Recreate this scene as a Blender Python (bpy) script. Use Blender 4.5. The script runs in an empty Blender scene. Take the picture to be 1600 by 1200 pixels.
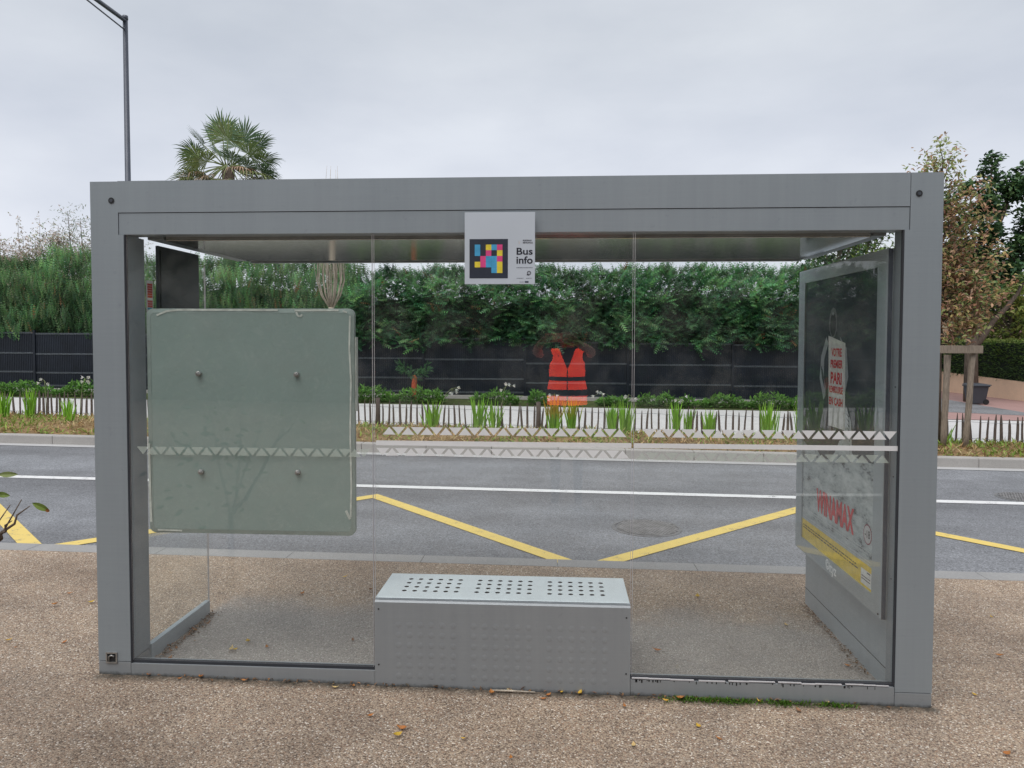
import bpy, bmesh, math, random
from mathutils import Vector, Matrix, noise as mnoise
random.seed(7)
S = bpy.context.scene
COL = S.collection
R = math.radians
G = -0.0097                      # the whole street falls gently towards +x
def gz(x, off=0.0): return G * x + off
U = random.uniform

# ------------------------------------------------------------------ helpers
class MB:
    def __init__(s): s.v = []; s.f = []; s.m = []; s.c = []; s.mats = []; s.sm = []
    def mi(s, mat):
        if mat not in s.mats: s.mats.append(mat)
        return s.mats.index(mat)
    def face(s, pts, mat, col=None, smooth=False):
        b = len(s.v); s.v.extend(pts); s.f.append(tuple(range(b, b + len(pts))))
        s.m.append(s.mi(mat)); s.c.append(col or (1, 1, 1)); s.sm.append(smooth)
    def faces(s, pts, idx, mat, col=None, smooth=False):
        b = len(s.v); s.v.extend(pts); k = s.mi(mat)
        for f in idx:
            s.f.append(tuple(b + i for i in f)); s.m.append(k); s.c.append(col or (1, 1, 1)); s.sm.append(smooth)
    def box(s, x0, x1, y0, y1, z0, z1, mat, bev=0.0, col=None):
        if bev <= 0:
            p = [(x, y, z) for x in (x0, x1) for y in (y0, y1) for z in (z0, z1)]
            s.faces(p, [(0, 1, 3, 2), (4, 6, 7, 5), (0, 4, 5, 1), (2, 3, 7, 6), (0, 2, 6, 4), (1, 5, 7, 3)], mat, col)
            return
        bm = bmesh.new(); bmesh.ops.create_cube(bm, size=1)
        for v in bm.verts:
            v.co = Vector(((x0 + x1) / 2 + v.co.x * (x1 - x0), (y0 + y1) / 2 + v.co.y * (y1 - y0), (z0 + z1) / 2 + v.co.z * (z1 - z0)))
        bmesh.ops.bevel(bm, geom=list(bm.edges), offset=bev, segments=2, affect='EDGES', profile=0.6)
        s.bm(bm, mat, col)
    def bm(s, bm, mat, col=None, smooth=False):
        bm.verts.index_update()
        s.faces([tuple(v.co) for v in bm.verts], [tuple(v.index for v in f.verts) for f in bm.faces], mat, col, smooth); bm.free()
    def tube(s, pts, rad, mat, n=8, col=None, cap=True):
        pts = [Vector(p) for p in pts]
        if not hasattr(rad, '__len__'): rad = [rad] * len(pts)
        vs = []; fs = []
        for i, p in enumerate(pts):
            d = (pts[min(i + 1, len(pts) - 1)] - pts[max(i - 1, 0)])
            if d.length < 1e-9: d = Vector((0, 0, 1))
            d.normalize()
            a = d.orthogonal().normalized() if i == 0 else (a - d * a.dot(d)).normalized()
            b = d.cross(a)
            for k in range(n):
                t = 2 * math.pi * k / n
                vs.append(tuple(p + (a * math.cos(t) + b * math.sin(t)) * rad[i]))
        for i in range(len(pts) - 1):
            for k in range(n):
                fs.append((i * n + k, i * n + (k + 1) % n, (i + 1) * n + (k + 1) % n, (i + 1) * n + k))
        if cap:
            fs.append(tuple(range(n))[::-1]); fs.append(tuple(range((len(pts) - 1) * n, len(pts) * n)))
        s.faces(vs, fs, mat, col, n > 4)
    def lathe(s, prof, mat, n=24, org=(0, 0, 0), axis='z', col=None):
        vs = []; fs = []
        for r, h in prof:
            for k in range(n):
                t = 2 * math.pi * k / n; a, b = r * math.cos(t), r * math.sin(t)
                p = (a, b, h) if axis == 'z' else (a, h, b) if axis == 'y' else (h, a, b)
                vs.append((p[0] + org[0], p[1] + org[1], p[2] + org[2]))
        for i in range(len(prof) - 1):
            for k in range(n): fs.append((i * n + k, i * n + (k + 1) % n, (i + 1) * n + (k + 1) % n, (i + 1) * n + k))
        fs.append(tuple(range(n))); fs.append(tuple(range((len(prof) - 1) * n, len(prof) * n)))
        s.faces(vs, fs, mat, col, False)
    def leaf(s, base, d, up, L, W, mat, col, bend=0.0):
        d = d.normalized(); side = d.cross(up)
        if side.length < 1e-4: side = d.orthogonal()
        side.normalize(); nrm = side.cross(d)
        m = base + d * (L * .45) + nrm * bend * L
        s.face([tuple(base), tuple(m + side * W * .5), tuple(base + d * L), tuple(m - side * W * .5)], mat, col)
    def build(s, name, parent=None, loc=(0, 0, 0)):
        me = bpy.data.meshes.new(name)
        L = Vector(loc)
        me.from_pydata([(v[0] - L.x, v[1] - L.y, v[2] - L.z) for v in s.v] if loc != (0, 0, 0) else s.v, [], s.f)
        for m in s.mats: me.materials.append(m)
        me.polygons.foreach_set('material_index', s.m)
        me.polygons.foreach_set('use_smooth', s.sm)
        ca = me.attributes.new('tint', 'FLOAT_COLOR', 'FACE')
        flat = []
        for c in s.c: flat += [c[0], c[1], c[2], 1.0]
        ca.data.foreach_set('color', flat)
        me.update()
        o = bpy.data.objects.new(name, me); COL.objects.link(o)
        if parent is not None:
            o.parent = parent
            if loc == (0, 0, 0): pass
            pl = Vector((0, 0, 0)); q_ = parent
            while q_ is not None: pl = pl + q_.location; q_ = q_.parent
            o.location = (L.x - pl.x, L.y - pl.y, L.z - pl.z) if loc != (0, 0, 0) else (-pl.x, -pl.y, -pl.z)
        else: o.location = loc
        return o

def tag(o, label, cat, group=None, kind=None):
    o['label'] = label; o['category'] = cat
    if group: o['group'] = group
    if kind: o['kind'] = kind
    return o
def thing(name, label, cat, loc=(0, 0, 0), group=None):
    o = bpy.data.objects.new(name, None); COL.objects.link(o); o.location = loc; o.empty_display_size = .1
    return tag(o, label, cat, group)

# ------------------------------------------------------------------ materials
def nt(name):
    m = bpy.data.materials.new(name); m.use_nodes = True
    t = m.node_tree; b = t.nodes['Principled BSDF']
    return m, t, b
def N(t, kind, **kw):
    n = t.nodes.new(kind)
    for k, v in kw.items():
        if k in n.inputs: n.inputs[k].default_value = v
        else: setattr(n, k, v)
    return n
def link(t, a, b): t.links.new(a, b)
def coords(t, scale=(1, 1, 1)):
    tc = N(t, 'ShaderNodeTexCoord'); mp = N(t, 'ShaderNodeMapping'); mp.inputs['Scale'].default_value = scale
    link(t, tc.outputs['Object'], mp.inputs['Vector']); return mp.outputs['Vector']
def ramp(t, fac, stops, interp='LINEAR'):
    r = N(t, 'ShaderNodeValToRGB'); r.color_ramp.interpolation = interp
    e = r.color_ramp.elements
    while len(e) < len(stops): e.new(.5)
    for i, (p, c) in enumerate(stops): e[i].position = p; e[i].color = (c[0], c[1], c[2], 1)
    link(t, fac, r.inputs['Fac']); return r.outputs['Color']
def mix(t, a, b, fac, mode='MIX'):
    n = N(t, 'ShaderNodeMix', data_type='RGBA', blend_type=mode)
    for k, x in ((0, fac), (6, a), (7, b)):
        if isinstance(x, (int, float)): n.inputs[k].default_value = x
        elif isinstance(x, tuple): n.inputs[k].default_value = (x[0], x[1], x[2], 1)
        else: link(t, x, n.inputs[k])
    return n.outputs[2]
def noise_(t, vec, scale, detail=3, rough=.55):
    n = N(t, 'ShaderNodeTexNoise'); n.inputs['Scale'].default_value = scale; n.inputs['Detail'].default_value = detail
    n.inputs['Roughness'].default_value = rough; link(t, vec, n.inputs['Vector']); return n.outputs['Fac']
def bump(t, b, h, strength=.3, dist=.01):
    n = N(t, 'ShaderNodeBump'); n.inputs['Strength'].default_value = strength; n.inputs['Distance'].default_value = dist
    link(t, h, n.inputs['Height']); link(t, n.outputs['Normal'], b.inputs['Normal'])

def m_plain(name, col, rough=.5, metal=0.0, var=.12, scale=6, stretch=(1, 1, 1), spec=.5, bmp=0, bscale=80):
    m, t, b = nt(name); v = coords(t, stretch)
    f = noise_(t, v, scale, 4)
    lo = tuple(c * (1 - var) for c in col); hi = tuple(min(1, c * (1 + var)) for c in col)
    link(t, ramp(t, f, [(.3, lo), (.7, hi)]), b.inputs['Base Color'])
    b.inputs['Roughness'].default_value = rough; b.inputs['Metallic'].default_value = metal
    b.inputs['Specular IOR Level'].default_value = spec
    if bmp: bump(t, b, noise_(t, v, bscale, 3), bmp, .004)
    return m
def m_metal(name, col, dirt_z=None):
    """brushed satin grey aluminium paint, faint streaks, optional grime near the ground"""
    m, t, b = nt(name); v = coords(t, (1, 1, 1)); vs = coords(t, (1.2, 1.2, 40)); vb = coords(t, (.7, .7, .5))
    f = noise_(t, vs, 3, 5); g = noise_(t, vb, 2.2, 3)
    c = mix(t, tuple(x * .9 for x in col), tuple(x * 1.1 for x in col), f)
    c = mix(t, c, tuple(x * y for x, y in zip(col, (1.12, 1.08, 1.05))), g)
    dr = noise_(t, coords(t, (26, 26, .7)), 1.0, 4, .6); sc = noise_(t, coords(t, (3, 3, 3)), 6, 8, .8)
    c = mix(t, c, ramp(t, dr, [(.35, (.965, .965, .97)), (.6, (1.012, 1.012, 1.012))]), 1, 'MULTIPLY')
    c = mix(t, c, ramp(t, sc, [(.30, (.86, .86, .87)), (.42, (1, 1, 1)), (.70, (1, 1, 1)), (.78, (1.12, 1.12, 1.12))]), 1, 'MULTIPLY')
    if dirt_z is not None:
        sp = N(t, 'ShaderNodeSeparateXYZ'); link(t, v, sp.inputs[0])
        nz = noise_(t, v, 38, 6, .7); nb = noise_(t, v, 4, 2)
        a = N(t, 'ShaderNodeMath', operation='MULTIPLY_ADD'); a.inputs[1].default_value = -G; link(t, sp.outputs['X'], a.inputs[0]); link(t, sp.outputs['Z'], a.inputs[2])
        a2 = N(t, 'ShaderNodeMath', operation='MULTIPLY_ADD'); link(t, nz, a2.inputs[0]); a2.inputs[1].default_value = -.032; link(t, a.outputs[0], a2.inputs[2])
        a3 = N(t, 'ShaderNodeMath', operation='MULTIPLY_ADD'); link(t, nb, a3.inputs[0]); a3.inputs[1].default_value = -.014; link(t, a2.outputs[0], a3.inputs[2])
        mr = N(t, 'ShaderNodeMapRange'); link(t, a3.outputs[0], mr.inputs[0]); mr.inputs[1].default_value = -.026; mr.inputs[2].default_value = dirt_z; mr.inputs[3].default_value = .9; mr.inputs[4].default_value = 0
        c = mix(t, c, (.035, .034, .028), mr.outputs[0])
    link(t, c, b.inputs['Base Color'])
    rr = N(t, 'ShaderNodeMapRange'); link(t, g, rr.inputs[0]); rr.inputs[3].default_value = .36; rr.inputs[4].default_value = .52
    link(t, rr.outputs[0], b.inputs['Roughness'])
    b.inputs['Metallic'].default_value = .25
    bump(t, b, f, .03, .002)
    return m
def m_leaf(name, trans=.25, rough=.55):
    """foliage: each face carries its own tint"""
    m, t, b = nt(name)
    a = N(t, 'ShaderNodeAttribute', attribute_name='tint')
    b.inputs['Roughness'].default_value = rough; b.inputs['Specular IOR Level'].default_value = .25
    link(t, a.outputs['Color'], b.inputs['Base Color'])
    tr = N(t, 'ShaderNodeBsdfTranslucent'); link(t, a.outputs['Color'], tr.inputs['Color'])
    mx = N(t, 'ShaderNodeMixShader'); mx.inputs[0].default_value = trans
    link(t, b.outputs[0], mx.inputs[1]); link(t, tr.outputs[0], mx.inputs[2])
    link(t, mx.outputs[0], t.nodes['Material Output'].inputs['Surface'])
    return m
def m_tint(name, rough=.6, var=.15, spec=.4):
    m, t, b = nt(name); a = N(t, 'ShaderNodeAttribute', attribute_name='tint')
    f = noise_(t, coords(t), 30, 4)
    c = mix(t, a.outputs['Color'], (.5 * (1 - var), .5 * (1 - var), .5 * (1 - var)), f, 'MULTIPLY')
    r = ramp(t, f, [(.25, (1 - var,) * 3), (.75, (1 + var,) * 3)])
    link(t, mix(t, a.outputs['Color'], r, 1.0, 'MULTIPLY'), b.inputs['Base Color'])
    b.inputs['Roughness'].default_value = rough; b.inputs['Specular IOR Level'].default_value = spec
    return m
def m_glass(name, tint=(.93, .97, .95), boost=1.0, dirt=.0):
    """architectural pane: clear, Fresnel reflection, a film of dust"""
    m, t, b = nt(name); t.nodes.remove(b)
    tr = N(t, 'ShaderNodeBsdfTransparent'); tr.inputs[0].default_value = (*tint, 1)
    gl = N(t, 'ShaderNodeBsdfGlossy'); gl.inputs['Roughness'].default_value = .0; gl.inputs['Color'].default_value = (1, 1, 1, 1)
    ge = N(t, 'ShaderNodeNewGeometry'); dt = N(t, 'ShaderNodeVectorMath', operation='DOT_PRODUCT'); link(t, ge.outputs['Normal'], dt.inputs[0]); link(t, ge.outputs['Incoming'], dt.inputs[1])
    ab = N(t, 'ShaderNodeMath', operation='ABSOLUTE'); link(t, dt.outputs['Value'], ab.inputs[0])
    om = N(t, 'ShaderNodeMath', operation='SUBTRACT'); om.inputs[0].default_value = 1; link(t, ab.outputs[0], om.inputs[1])
    pw_ = N(t, 'ShaderNodeMath', operation='POWER'); link(t, om.outputs[0], pw_.inputs[0]); pw_.inputs[1].default_value = 5
    k = N(t, 'ShaderNodeMath', operation='MULTIPLY_ADD'); link(t, pw_.outputs[0], k.inputs[0]); k.inputs[1].default_value = .95 * min(1, boost); k.inputs[2].default_value = .043 * boost
    k.use_clamp = True
    mx = N(t, 'ShaderNodeMixShader'); link(t, k.outputs[0], mx.inputs[0]); link(t, tr.outputs[0], mx.inputs[1]); link(t, gl.outputs[0], mx.inputs[2])
    out = mx.outputs[0]
    if dirt:
        df = N(t, 'ShaderNodeBsdfDiffuse'); df.inputs[0].default_value = (.5, .5, .48, 1)
        v = coords(t); f = noise_(t, v, 5, 6, .7)
        r = N(t, 'ShaderNodeMapRange'); link(t, f, r.inputs[0]); r.inputs[1].default_value = .45; r.inputs[2].default_value = .8; r.inputs[3].default_value = 0; r.inputs[4].default_value = dirt
        m2 = N(t, 'ShaderNodeMixShader'); link(t, r.outputs[0], m2.inputs[0]); link(t, out, m2.inputs[1]); link(t, df.outputs[0], m2.inputs[2]); out = m2.outputs[0]
    link(t, out, t.nodes['Material Output'].inputs['Surface'])
    return m
def m_frost(name, col, alpha):
    m, t, b = nt(name)
    f = noise_(t, coords(t), 40, 4)
    link(t, ramp(t, f, [(.2, tuple(c * .93 for c in col)), (.8, col)]), b.inputs['Base Color'])
    b.inputs['Roughness'].default_value = .6; b.inputs['Alpha'].default_value = alpha
    return m

# aggregate paving
def m_aggregate():
    m, t, b = nt('exposed_aggregate'); v = coords(t)
    vo = N(t, 'ShaderNodeTexVoronoi', feature='F1'); vo.inputs['Scale'].default_value = 155; vo.inputs['Randomness'].default_value = 1
    wv = N(t, 'ShaderNodeVectorMath', operation='MULTIPLY_ADD'); nn = N(t, 'ShaderNodeTexNoise'); nn.inputs['Scale'].default_value = 60; link(t, v, nn.inputs['Vector'])
    wv.inputs[1].default_value = (.006, .006, .006); link(t, nn.outputs['Color'], wv.inputs[0]); link(t, v, wv.inputs[2]); link(t, wv.outputs[0], vo.inputs['Vector'])
    sp = N(t, 'ShaderNodeSeparateColor'); link(t, vo.outputs['Color'], sp.inputs[0])
    c = ramp(t, sp.outputs[0], [(0, (.18, .140, .110)), (.14, (.31, .240, .185)), (.36, (.42, .340, .265)), (.55, (.36, .305, .252)), (.70, (.49, .405, .315)), (.86, (.36, .25, .18)), (.94, (.72, .67, .60))], 'CONSTANT')
    gap = ramp(t, vo.outputs['Distance'], [(.4, (1, 1, 1)), (.85, (.42, .38, .35))])
    c = mix(t, c, gap, .85, 'MULTIPLY')
    # big soft stains, worn tracks
    g = noise_(t, v, .75, 5, .6); g2 = noise_(t, v, 3.2, 4, .6)
    c = mix(t, c, ramp(t, g, [(.30, (.66, .62, .60)), (.5, (.96, .94, .93)), (.7, (1.10, 1.06, 1.02))]), 1, 'MULTIPLY')
    c = mix(t, c, ramp(t, g2, [(.3, (.84, .84, .85)), (.65, (1.06, 1.05, 1.04))]), 1, 'MULTIPLY')
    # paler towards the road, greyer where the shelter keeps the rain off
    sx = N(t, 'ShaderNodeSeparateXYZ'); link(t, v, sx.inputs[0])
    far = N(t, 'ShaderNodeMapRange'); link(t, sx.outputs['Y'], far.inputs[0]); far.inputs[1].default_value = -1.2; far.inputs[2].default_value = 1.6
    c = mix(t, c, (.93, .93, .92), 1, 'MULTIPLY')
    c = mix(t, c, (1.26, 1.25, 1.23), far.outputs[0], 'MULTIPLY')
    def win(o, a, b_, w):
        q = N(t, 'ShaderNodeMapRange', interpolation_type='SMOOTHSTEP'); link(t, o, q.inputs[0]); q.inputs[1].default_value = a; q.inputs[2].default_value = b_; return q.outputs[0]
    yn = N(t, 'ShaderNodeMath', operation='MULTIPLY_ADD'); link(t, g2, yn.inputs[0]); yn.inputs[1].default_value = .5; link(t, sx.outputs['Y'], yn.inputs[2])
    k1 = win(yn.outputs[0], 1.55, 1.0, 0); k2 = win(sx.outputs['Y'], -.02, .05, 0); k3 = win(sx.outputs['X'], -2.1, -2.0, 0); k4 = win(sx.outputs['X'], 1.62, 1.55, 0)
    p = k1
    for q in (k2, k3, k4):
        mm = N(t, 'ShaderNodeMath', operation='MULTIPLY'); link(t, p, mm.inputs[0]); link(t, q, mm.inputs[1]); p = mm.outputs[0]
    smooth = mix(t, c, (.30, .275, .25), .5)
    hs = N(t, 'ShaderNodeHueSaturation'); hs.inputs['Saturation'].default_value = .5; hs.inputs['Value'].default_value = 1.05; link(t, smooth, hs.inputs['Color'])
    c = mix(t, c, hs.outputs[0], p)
    # grime and contact shadow painted along the foot of the shelter
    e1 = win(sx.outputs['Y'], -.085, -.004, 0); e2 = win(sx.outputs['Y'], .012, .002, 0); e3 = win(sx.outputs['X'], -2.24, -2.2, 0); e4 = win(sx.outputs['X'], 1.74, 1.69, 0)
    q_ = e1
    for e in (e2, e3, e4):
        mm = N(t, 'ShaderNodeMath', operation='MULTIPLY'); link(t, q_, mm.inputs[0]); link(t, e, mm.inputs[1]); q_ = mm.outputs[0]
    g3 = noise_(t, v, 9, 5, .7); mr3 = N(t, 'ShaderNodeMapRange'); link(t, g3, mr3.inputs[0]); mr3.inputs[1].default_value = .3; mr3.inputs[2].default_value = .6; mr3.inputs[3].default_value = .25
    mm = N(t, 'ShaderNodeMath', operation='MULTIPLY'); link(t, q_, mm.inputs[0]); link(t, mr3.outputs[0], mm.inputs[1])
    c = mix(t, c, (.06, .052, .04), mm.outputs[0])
    link(t, c, b.inputs['Base Color']); b.inputs['Roughness'].default_value = .72; b.inputs['Specular IOR Level'].default_value = .35
    hh = ramp(t, vo.outputs['Distance'], [(0, (1, 1, 1)), (.9, (0, 0, 0))])
    bump(t, b, hh, .75, .005)
    return m
def m_asphalt(name, col, fine=210):
    m, t, b = nt(name); v = coords(t); vs = coords(t, (.06, 1, 1))
    vo = N(t, 'ShaderNodeTexVoronoi', feature='F1'); vo.inputs['Scale'].default_value = fine; link(t, v, vo.inputs['Vector'])
    sp = N(t, 'ShaderNodeSeparateColor'); link(t, vo.outputs['Color'], sp.inputs[0])
    c = ramp(t, sp.outputs[0], [(0, tuple(x * .62 for x in col)), (.4, col), (.75, tuple(x * 1.15 for x in col)), (1, tuple(x * 1.55 for x in col))])
    g = noise_(t, vs, 1.1, 4, .5); g2 = noise_(t, v, 1.7, 5, .6)
    c = mix(t, c, ramp(t, g, [(.3, (.70, .69, .69)), (.65, (1.10, 1.10, 1.11))]), 1, 'MULTIPLY')
    c = mix(t, c, ramp(t, g2, [(.3, (.82, .82, .82)), (.7, (1.09, 1.09, 1.09))]), 1, 'MULTIPLY')
    link(t, c, b.inputs['Base Color']); b.inputs['Roughness'].default_value = .7; b.inputs['Specular IOR Level'].default_value = .4
    bump(t, b, vo.outputs['Distance'], .5, .004)
    return m
def m_paint(name, col):
    m, t, b = nt(name); v = coords(t); f = noise_(t, v, 9, 6, .7); f2 = noise_(t, v, 130, 2)
    c = mix(t, tuple(x * .84 for x in col), col, f)
    w = N(t, 'ShaderNodeMath', operation='MULTIPLY_ADD'); link(t, f2, w.inputs[0]); w.inputs[1].default_value = .55; link(t, f, w.inputs[2])
    mk = ramp(t, w.outputs[0], [(.56, (1, 1, 1)), (.66, (0, 0, 0))])
    c = mix(t, c, (.15, .15, .155), mk)
    link(t, c, b.inputs['Base Color']); b.inputs['Roughness'].default_value = .6
    return m
def m_concrete(name, col, sc=1.0):
    m, t, b = nt(name); v = coords(t); f = noise_(t, v, 2.5 * sc, 6, .65); f2 = noise_(t, v, 90 * sc, 3)
    c = mix(t, tuple(x * .78 for x in col), tuple(min(1, x * 1.08) for x in col), f)
    c = mix(t, c, ramp(t, f2, [(.3, (.85,) * 3), (.7, (1.08,) * 3)]), 1, 'MULTIPLY')
    link(t, c, b.inputs['Base Color']); b.inputs['Roughness'].default_value = .85
    bump(t, b, f2, .25, .003); return m
def m_soil(name, cols, scale=14):
    m, t, b = nt(name); v = coords(t); f = noise_(t, v, scale, 8, .75); f2 = noise_(t, v, .9, 4)
    c = ramp(t, f, [(.28, cols[0]), (.45, cols[1]), (.6, cols[2]), (.75, cols[3])])
    c = mix(t, c, ramp(t, f2, [(.35, (.75,) * 3), (.65, (1.15,) * 3)]), 1, 'MULTIPLY')
    link(t, c, b.inputs['Base Color']); b.inputs['Roughness'].default_value = .95; b.inputs['Specular IOR Level'].default_value = .1
    bump(t, b, f, .8, .03); return m
def m_bark(name, col, sc=(14, 14, 2.5)):
    m, t, b = nt(name); v = coords(t, sc); f = noise_(t, v, 3, 6, .7)
    link(t, ramp(t, f, [(.3, tuple(x * .45 for x in col)), (.55, col), (.75, tuple(x * 1.35 for x in col))]), b.inputs['Base Color'])
    b.inputs['Roughness'].default_value = .9; b.inputs['Specular IOR Level'].default_value = .15
    bump(t, b, f, .6, .02); return m

M = {}
M['metal'] = m_metal('grey_aluminium_paint', (.258, .298, .328))
M['metal_low'] = m_metal('grey_aluminium_paint_grimy', (.252, .277, .296), -.006)
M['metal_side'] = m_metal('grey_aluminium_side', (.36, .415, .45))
M['seam'] = m_plain('dark_seam_rubber', (.025, .028, .035), .7)
M['soffit'] = m_plain('brushed_steel_soffit', (.55, .53, .51), .10, .95, .1, 2, (6, .7, 1))
M['seat'] = m_plain('pale_galvanised_seat', (.72, .78, .80), .42, .2, .05, 3)
M['black'] = m_plain('matt_black', (.012, .013, .015), .6)
M['glass'] = m_glass('shelter_glass', (.985, .995, .99), 1.12, .06)
M['glass_panel'] = m_glass('light_box_glass', (.97, .985, .985), .85, .02)
M['glass_edge'] = m_plain('polished_glass_edge', (.46, .45, .46), .3, 0, .1, 20)
M['frost'] = m_frost('white_film', (.74, .75, .76), .93)
M['frost_sage'] = m_frost('thin_sage_film', (.50, .56, .50), .5)
M['steel'] = m_plain('bolt_steel', (.38, .38, .37), .35, .8, .2, 60)
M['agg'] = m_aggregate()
M['asphalt'] = m_asphalt('road_asphalt', (.205, .212, .225), 100)
M['asphalt2'] = m_asphalt('side_road_asphalt', (.22, .225, .235), 60)
M['white_line'] = m_paint('white_road_paint', (.80, .80, .80))
M['yellow_line'] = m_paint('yellow_road_paint', (.80, .60, .17))
M['kerb'] = m_concrete('kerb_concrete', (.42, .40, .38))
M['kerb_near'] = m_concrete('kerb_concrete_near', (.34, .335, .33))
M['gutter'] = m_concrete('gutter_concrete', (.50, .50, .50))
M['path'] = m_concrete('pale_path_concrete', (.64, .63, .625), .9)
M['bed'] = m_soil('bed_soil', [(.10, .06, .04), (.26, .165, .09), (.34, .25, .13), (.20, .22, .07)])
M['earth'] = m_soil('earth_green', [(.03, .04, .015), (.06, .08, .03), (.09, .11, .04), (.12, .12, .06)], 3)
M['redpave'] = m_concrete('red_paving', (.42, .26, .24), 1.2)
M['leaf'] = m_leaf('foliage')
M['leaf_dull'] = m_leaf('foliage_thick', .12, .5)
M['tint'] = m_tint('tinted_paint')
M['bark'] = m_bark('grey_brown_bark', (.16, .125, .10))
M['bark_pale'] = m_bark('pale_bare_bark', (.50, .44, .36))
M['bark_red'] = m_bark('orange_red_bark', (.55, .11, .05), (22, 22, 5))
M['wood'] = m_bark('weathered_stake_wood', (.30, .245, .195), (40, 40, 3))
M['picket'] = m_bark('weathered_picket_wood', (.15, .12, .105), (60, 60, 4))
M['fence'] = m_plain('anthracite_fence', (.011, .015, .024), .42, 0, .25, 3, spec=.35)
M['fence_wire'] = m_plain('grey_fence_wire', (.20, .225, .25), .4, .3, .3, 30)
M['lampgrey'] = m_plain('anthracite_lamp_paint', (.075, .085, .11), .4, .2)
M['wall_peach'] = m_concrete('peach_render', (.90, .66, .47))
M['wall_cream'] = m_concrete('cream_render', (.74, .62, .46))
M['tile_red'] = m_plain('terracotta_tiles', (.34, .17, .12), .8, 0, .35, 8, (1, 6, 1))
M['tile_brown'] = m_plain('brown_tiles', (.15, .10, .08), .85, 0, .3, 8)
M['bin'] = m_plain('dark_grey_plastic', (.05, .057, .07), .45, 0, .1)
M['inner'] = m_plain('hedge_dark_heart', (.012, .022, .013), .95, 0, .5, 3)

# ------------------------------------------------------------------ the setting
def sheet(name, pts, off, mat, label, cat, sub=1):
    mb = MB()
    mb.face([(x, y, gz(x, off)) for x, y in pts], mat)
    return tag(mb.build(name), label, cat, None, 'structure')
sheet('ground', [(-350, -120), (350, -120), (350, 600), (-350, 600)], -.20, M['earth'], 'green earth ground reaching out beyond the street', 'ground')
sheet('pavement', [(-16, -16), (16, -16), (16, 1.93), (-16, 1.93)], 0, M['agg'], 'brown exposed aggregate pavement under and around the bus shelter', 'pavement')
YF = lambda x: 7.77 - .023 * x          # foot of the far kerb
mb = MB(); xs = [-40, 40]
mb.face([(-40, 2.0, gz(-40, -.14)), (40, 2.0, gz(40, -.14)), (40, YF(40) + .1, gz(40, -.14)), (-40, YF(-40) + .1, gz(-40, -.14))], M['asphalt'])
tag(mb.build('road'), 'grey asphalt road running past the bus shelter', 'road', None, 'structure')
# near kerb stones, far kerb stones, gutter
mb = MB()
x = -16
while x < 16:
    mb.box(x + .0015, x + .9985, 1.932, 2.11, -.16, 0.002, M['kerb_near'], .004, None); x += 1
for i, v in enumerate(mb.v): mb.v[i] = (v[0], v[1] - .006 * v[0] * 0, v[2] + gz(v[0]))
tag(mb.build('near_kerb'), 'flush grey kerb stones between brown pavement and road', 'kerb', None, 'structure')
mb = MB(); x = -40
while x < 40:
    mb.box(x + .002, x + .998, .0, .19, -.20, .0, M['kerb'], .015); x += 1
for i, v in enumerate(mb.v): mb.v[i] = (v[0], v[1] + YF(v[0]), v[2] + gz(v[0]))
tag(mb.build('far_kerb'), 'raised concrete kerb on the far side of the road', 'kerb', None, 'structure')
mb = MB(); mb.face([(-40, YF(-40) - .21, gz(-40, -.134)), (40, YF(40) - .21, gz(40, -.134)), (40, YF(40) + .01, gz(40, -.134)), (-40, YF(-40) + .01, gz(-40, -.134))], M['gutter'])
tag(mb.build('gutter'), 'narrow pale gutter strip along the far kerb', 'gutter', None, 'structure')
PY = lambda x: 9.74 - .086 * x          # picket line
mb = MB(); n = 48
for i in range(n):
    a = -20 + 34 * i / n; b = -20 + 34 * (i + 1) / n
    k = 6
    for j in range(k):
        def P(x, u):
            y0 = YF(x) + .18; y1 = PY(x) + .15
            return (x, y0 + (y1 - y0) * u, gz(x, -.02 + .07 * math.sin(math.pi * min(1, u * .9)) + .025 * mnoise.noise(Vector((x * 1.3, u * 4, 0)))))
        mb.face([P(a, j / k), P(b, j / k), P(b, (j + 1) / k), P(a, (j + 1) / k)], M['bed'], None, True)
tag(mb.build('planting_bed'), 'dry brown planting bed between far kerb and paling fence', 'planting bed', None, 'structure')
mb = MB()
for i in range(34):
    a = -20 + i; b = a + 1
    mb.face([(a, PY(a) + .1, gz(a, .012)), (b, PY(b) + .1, gz(b, .012)), (b, 14.35, gz(b, .012)), (a, 14.35, gz(a, .012))], M['path'])
tag(mb.build('footpath'), 'pale concrete footpath behind the low paling fence', 'path', None, 'structure')
sheet('fence_bed', [(-24, 14.3), (8.2, 14.3), (8.2, 17.5), (-24, 17.5)], .018, M['earth'], 'green strip at the foot of the black fence', 'planting bed')
sheet('red_pavement', [(7.2, 13.0), (26, 13.0), (26, 26), (7.2, 26)], .022, M['redpave'], 'red pavement of the side street on the right', 'pavement')
sheet('side_road', [(7.2, 14.9), (8.94, 14.715), (10.464, 14.126), (13.5, 13.4), (13.5, 13.8), (10.941, 14.93), (11.04, 19.0), (10.9, 22.7), (7.2, 22.7)], .026, M['asphalt2'], 'grey asphalt of the side street crossing the red pavement', 'road')

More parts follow.
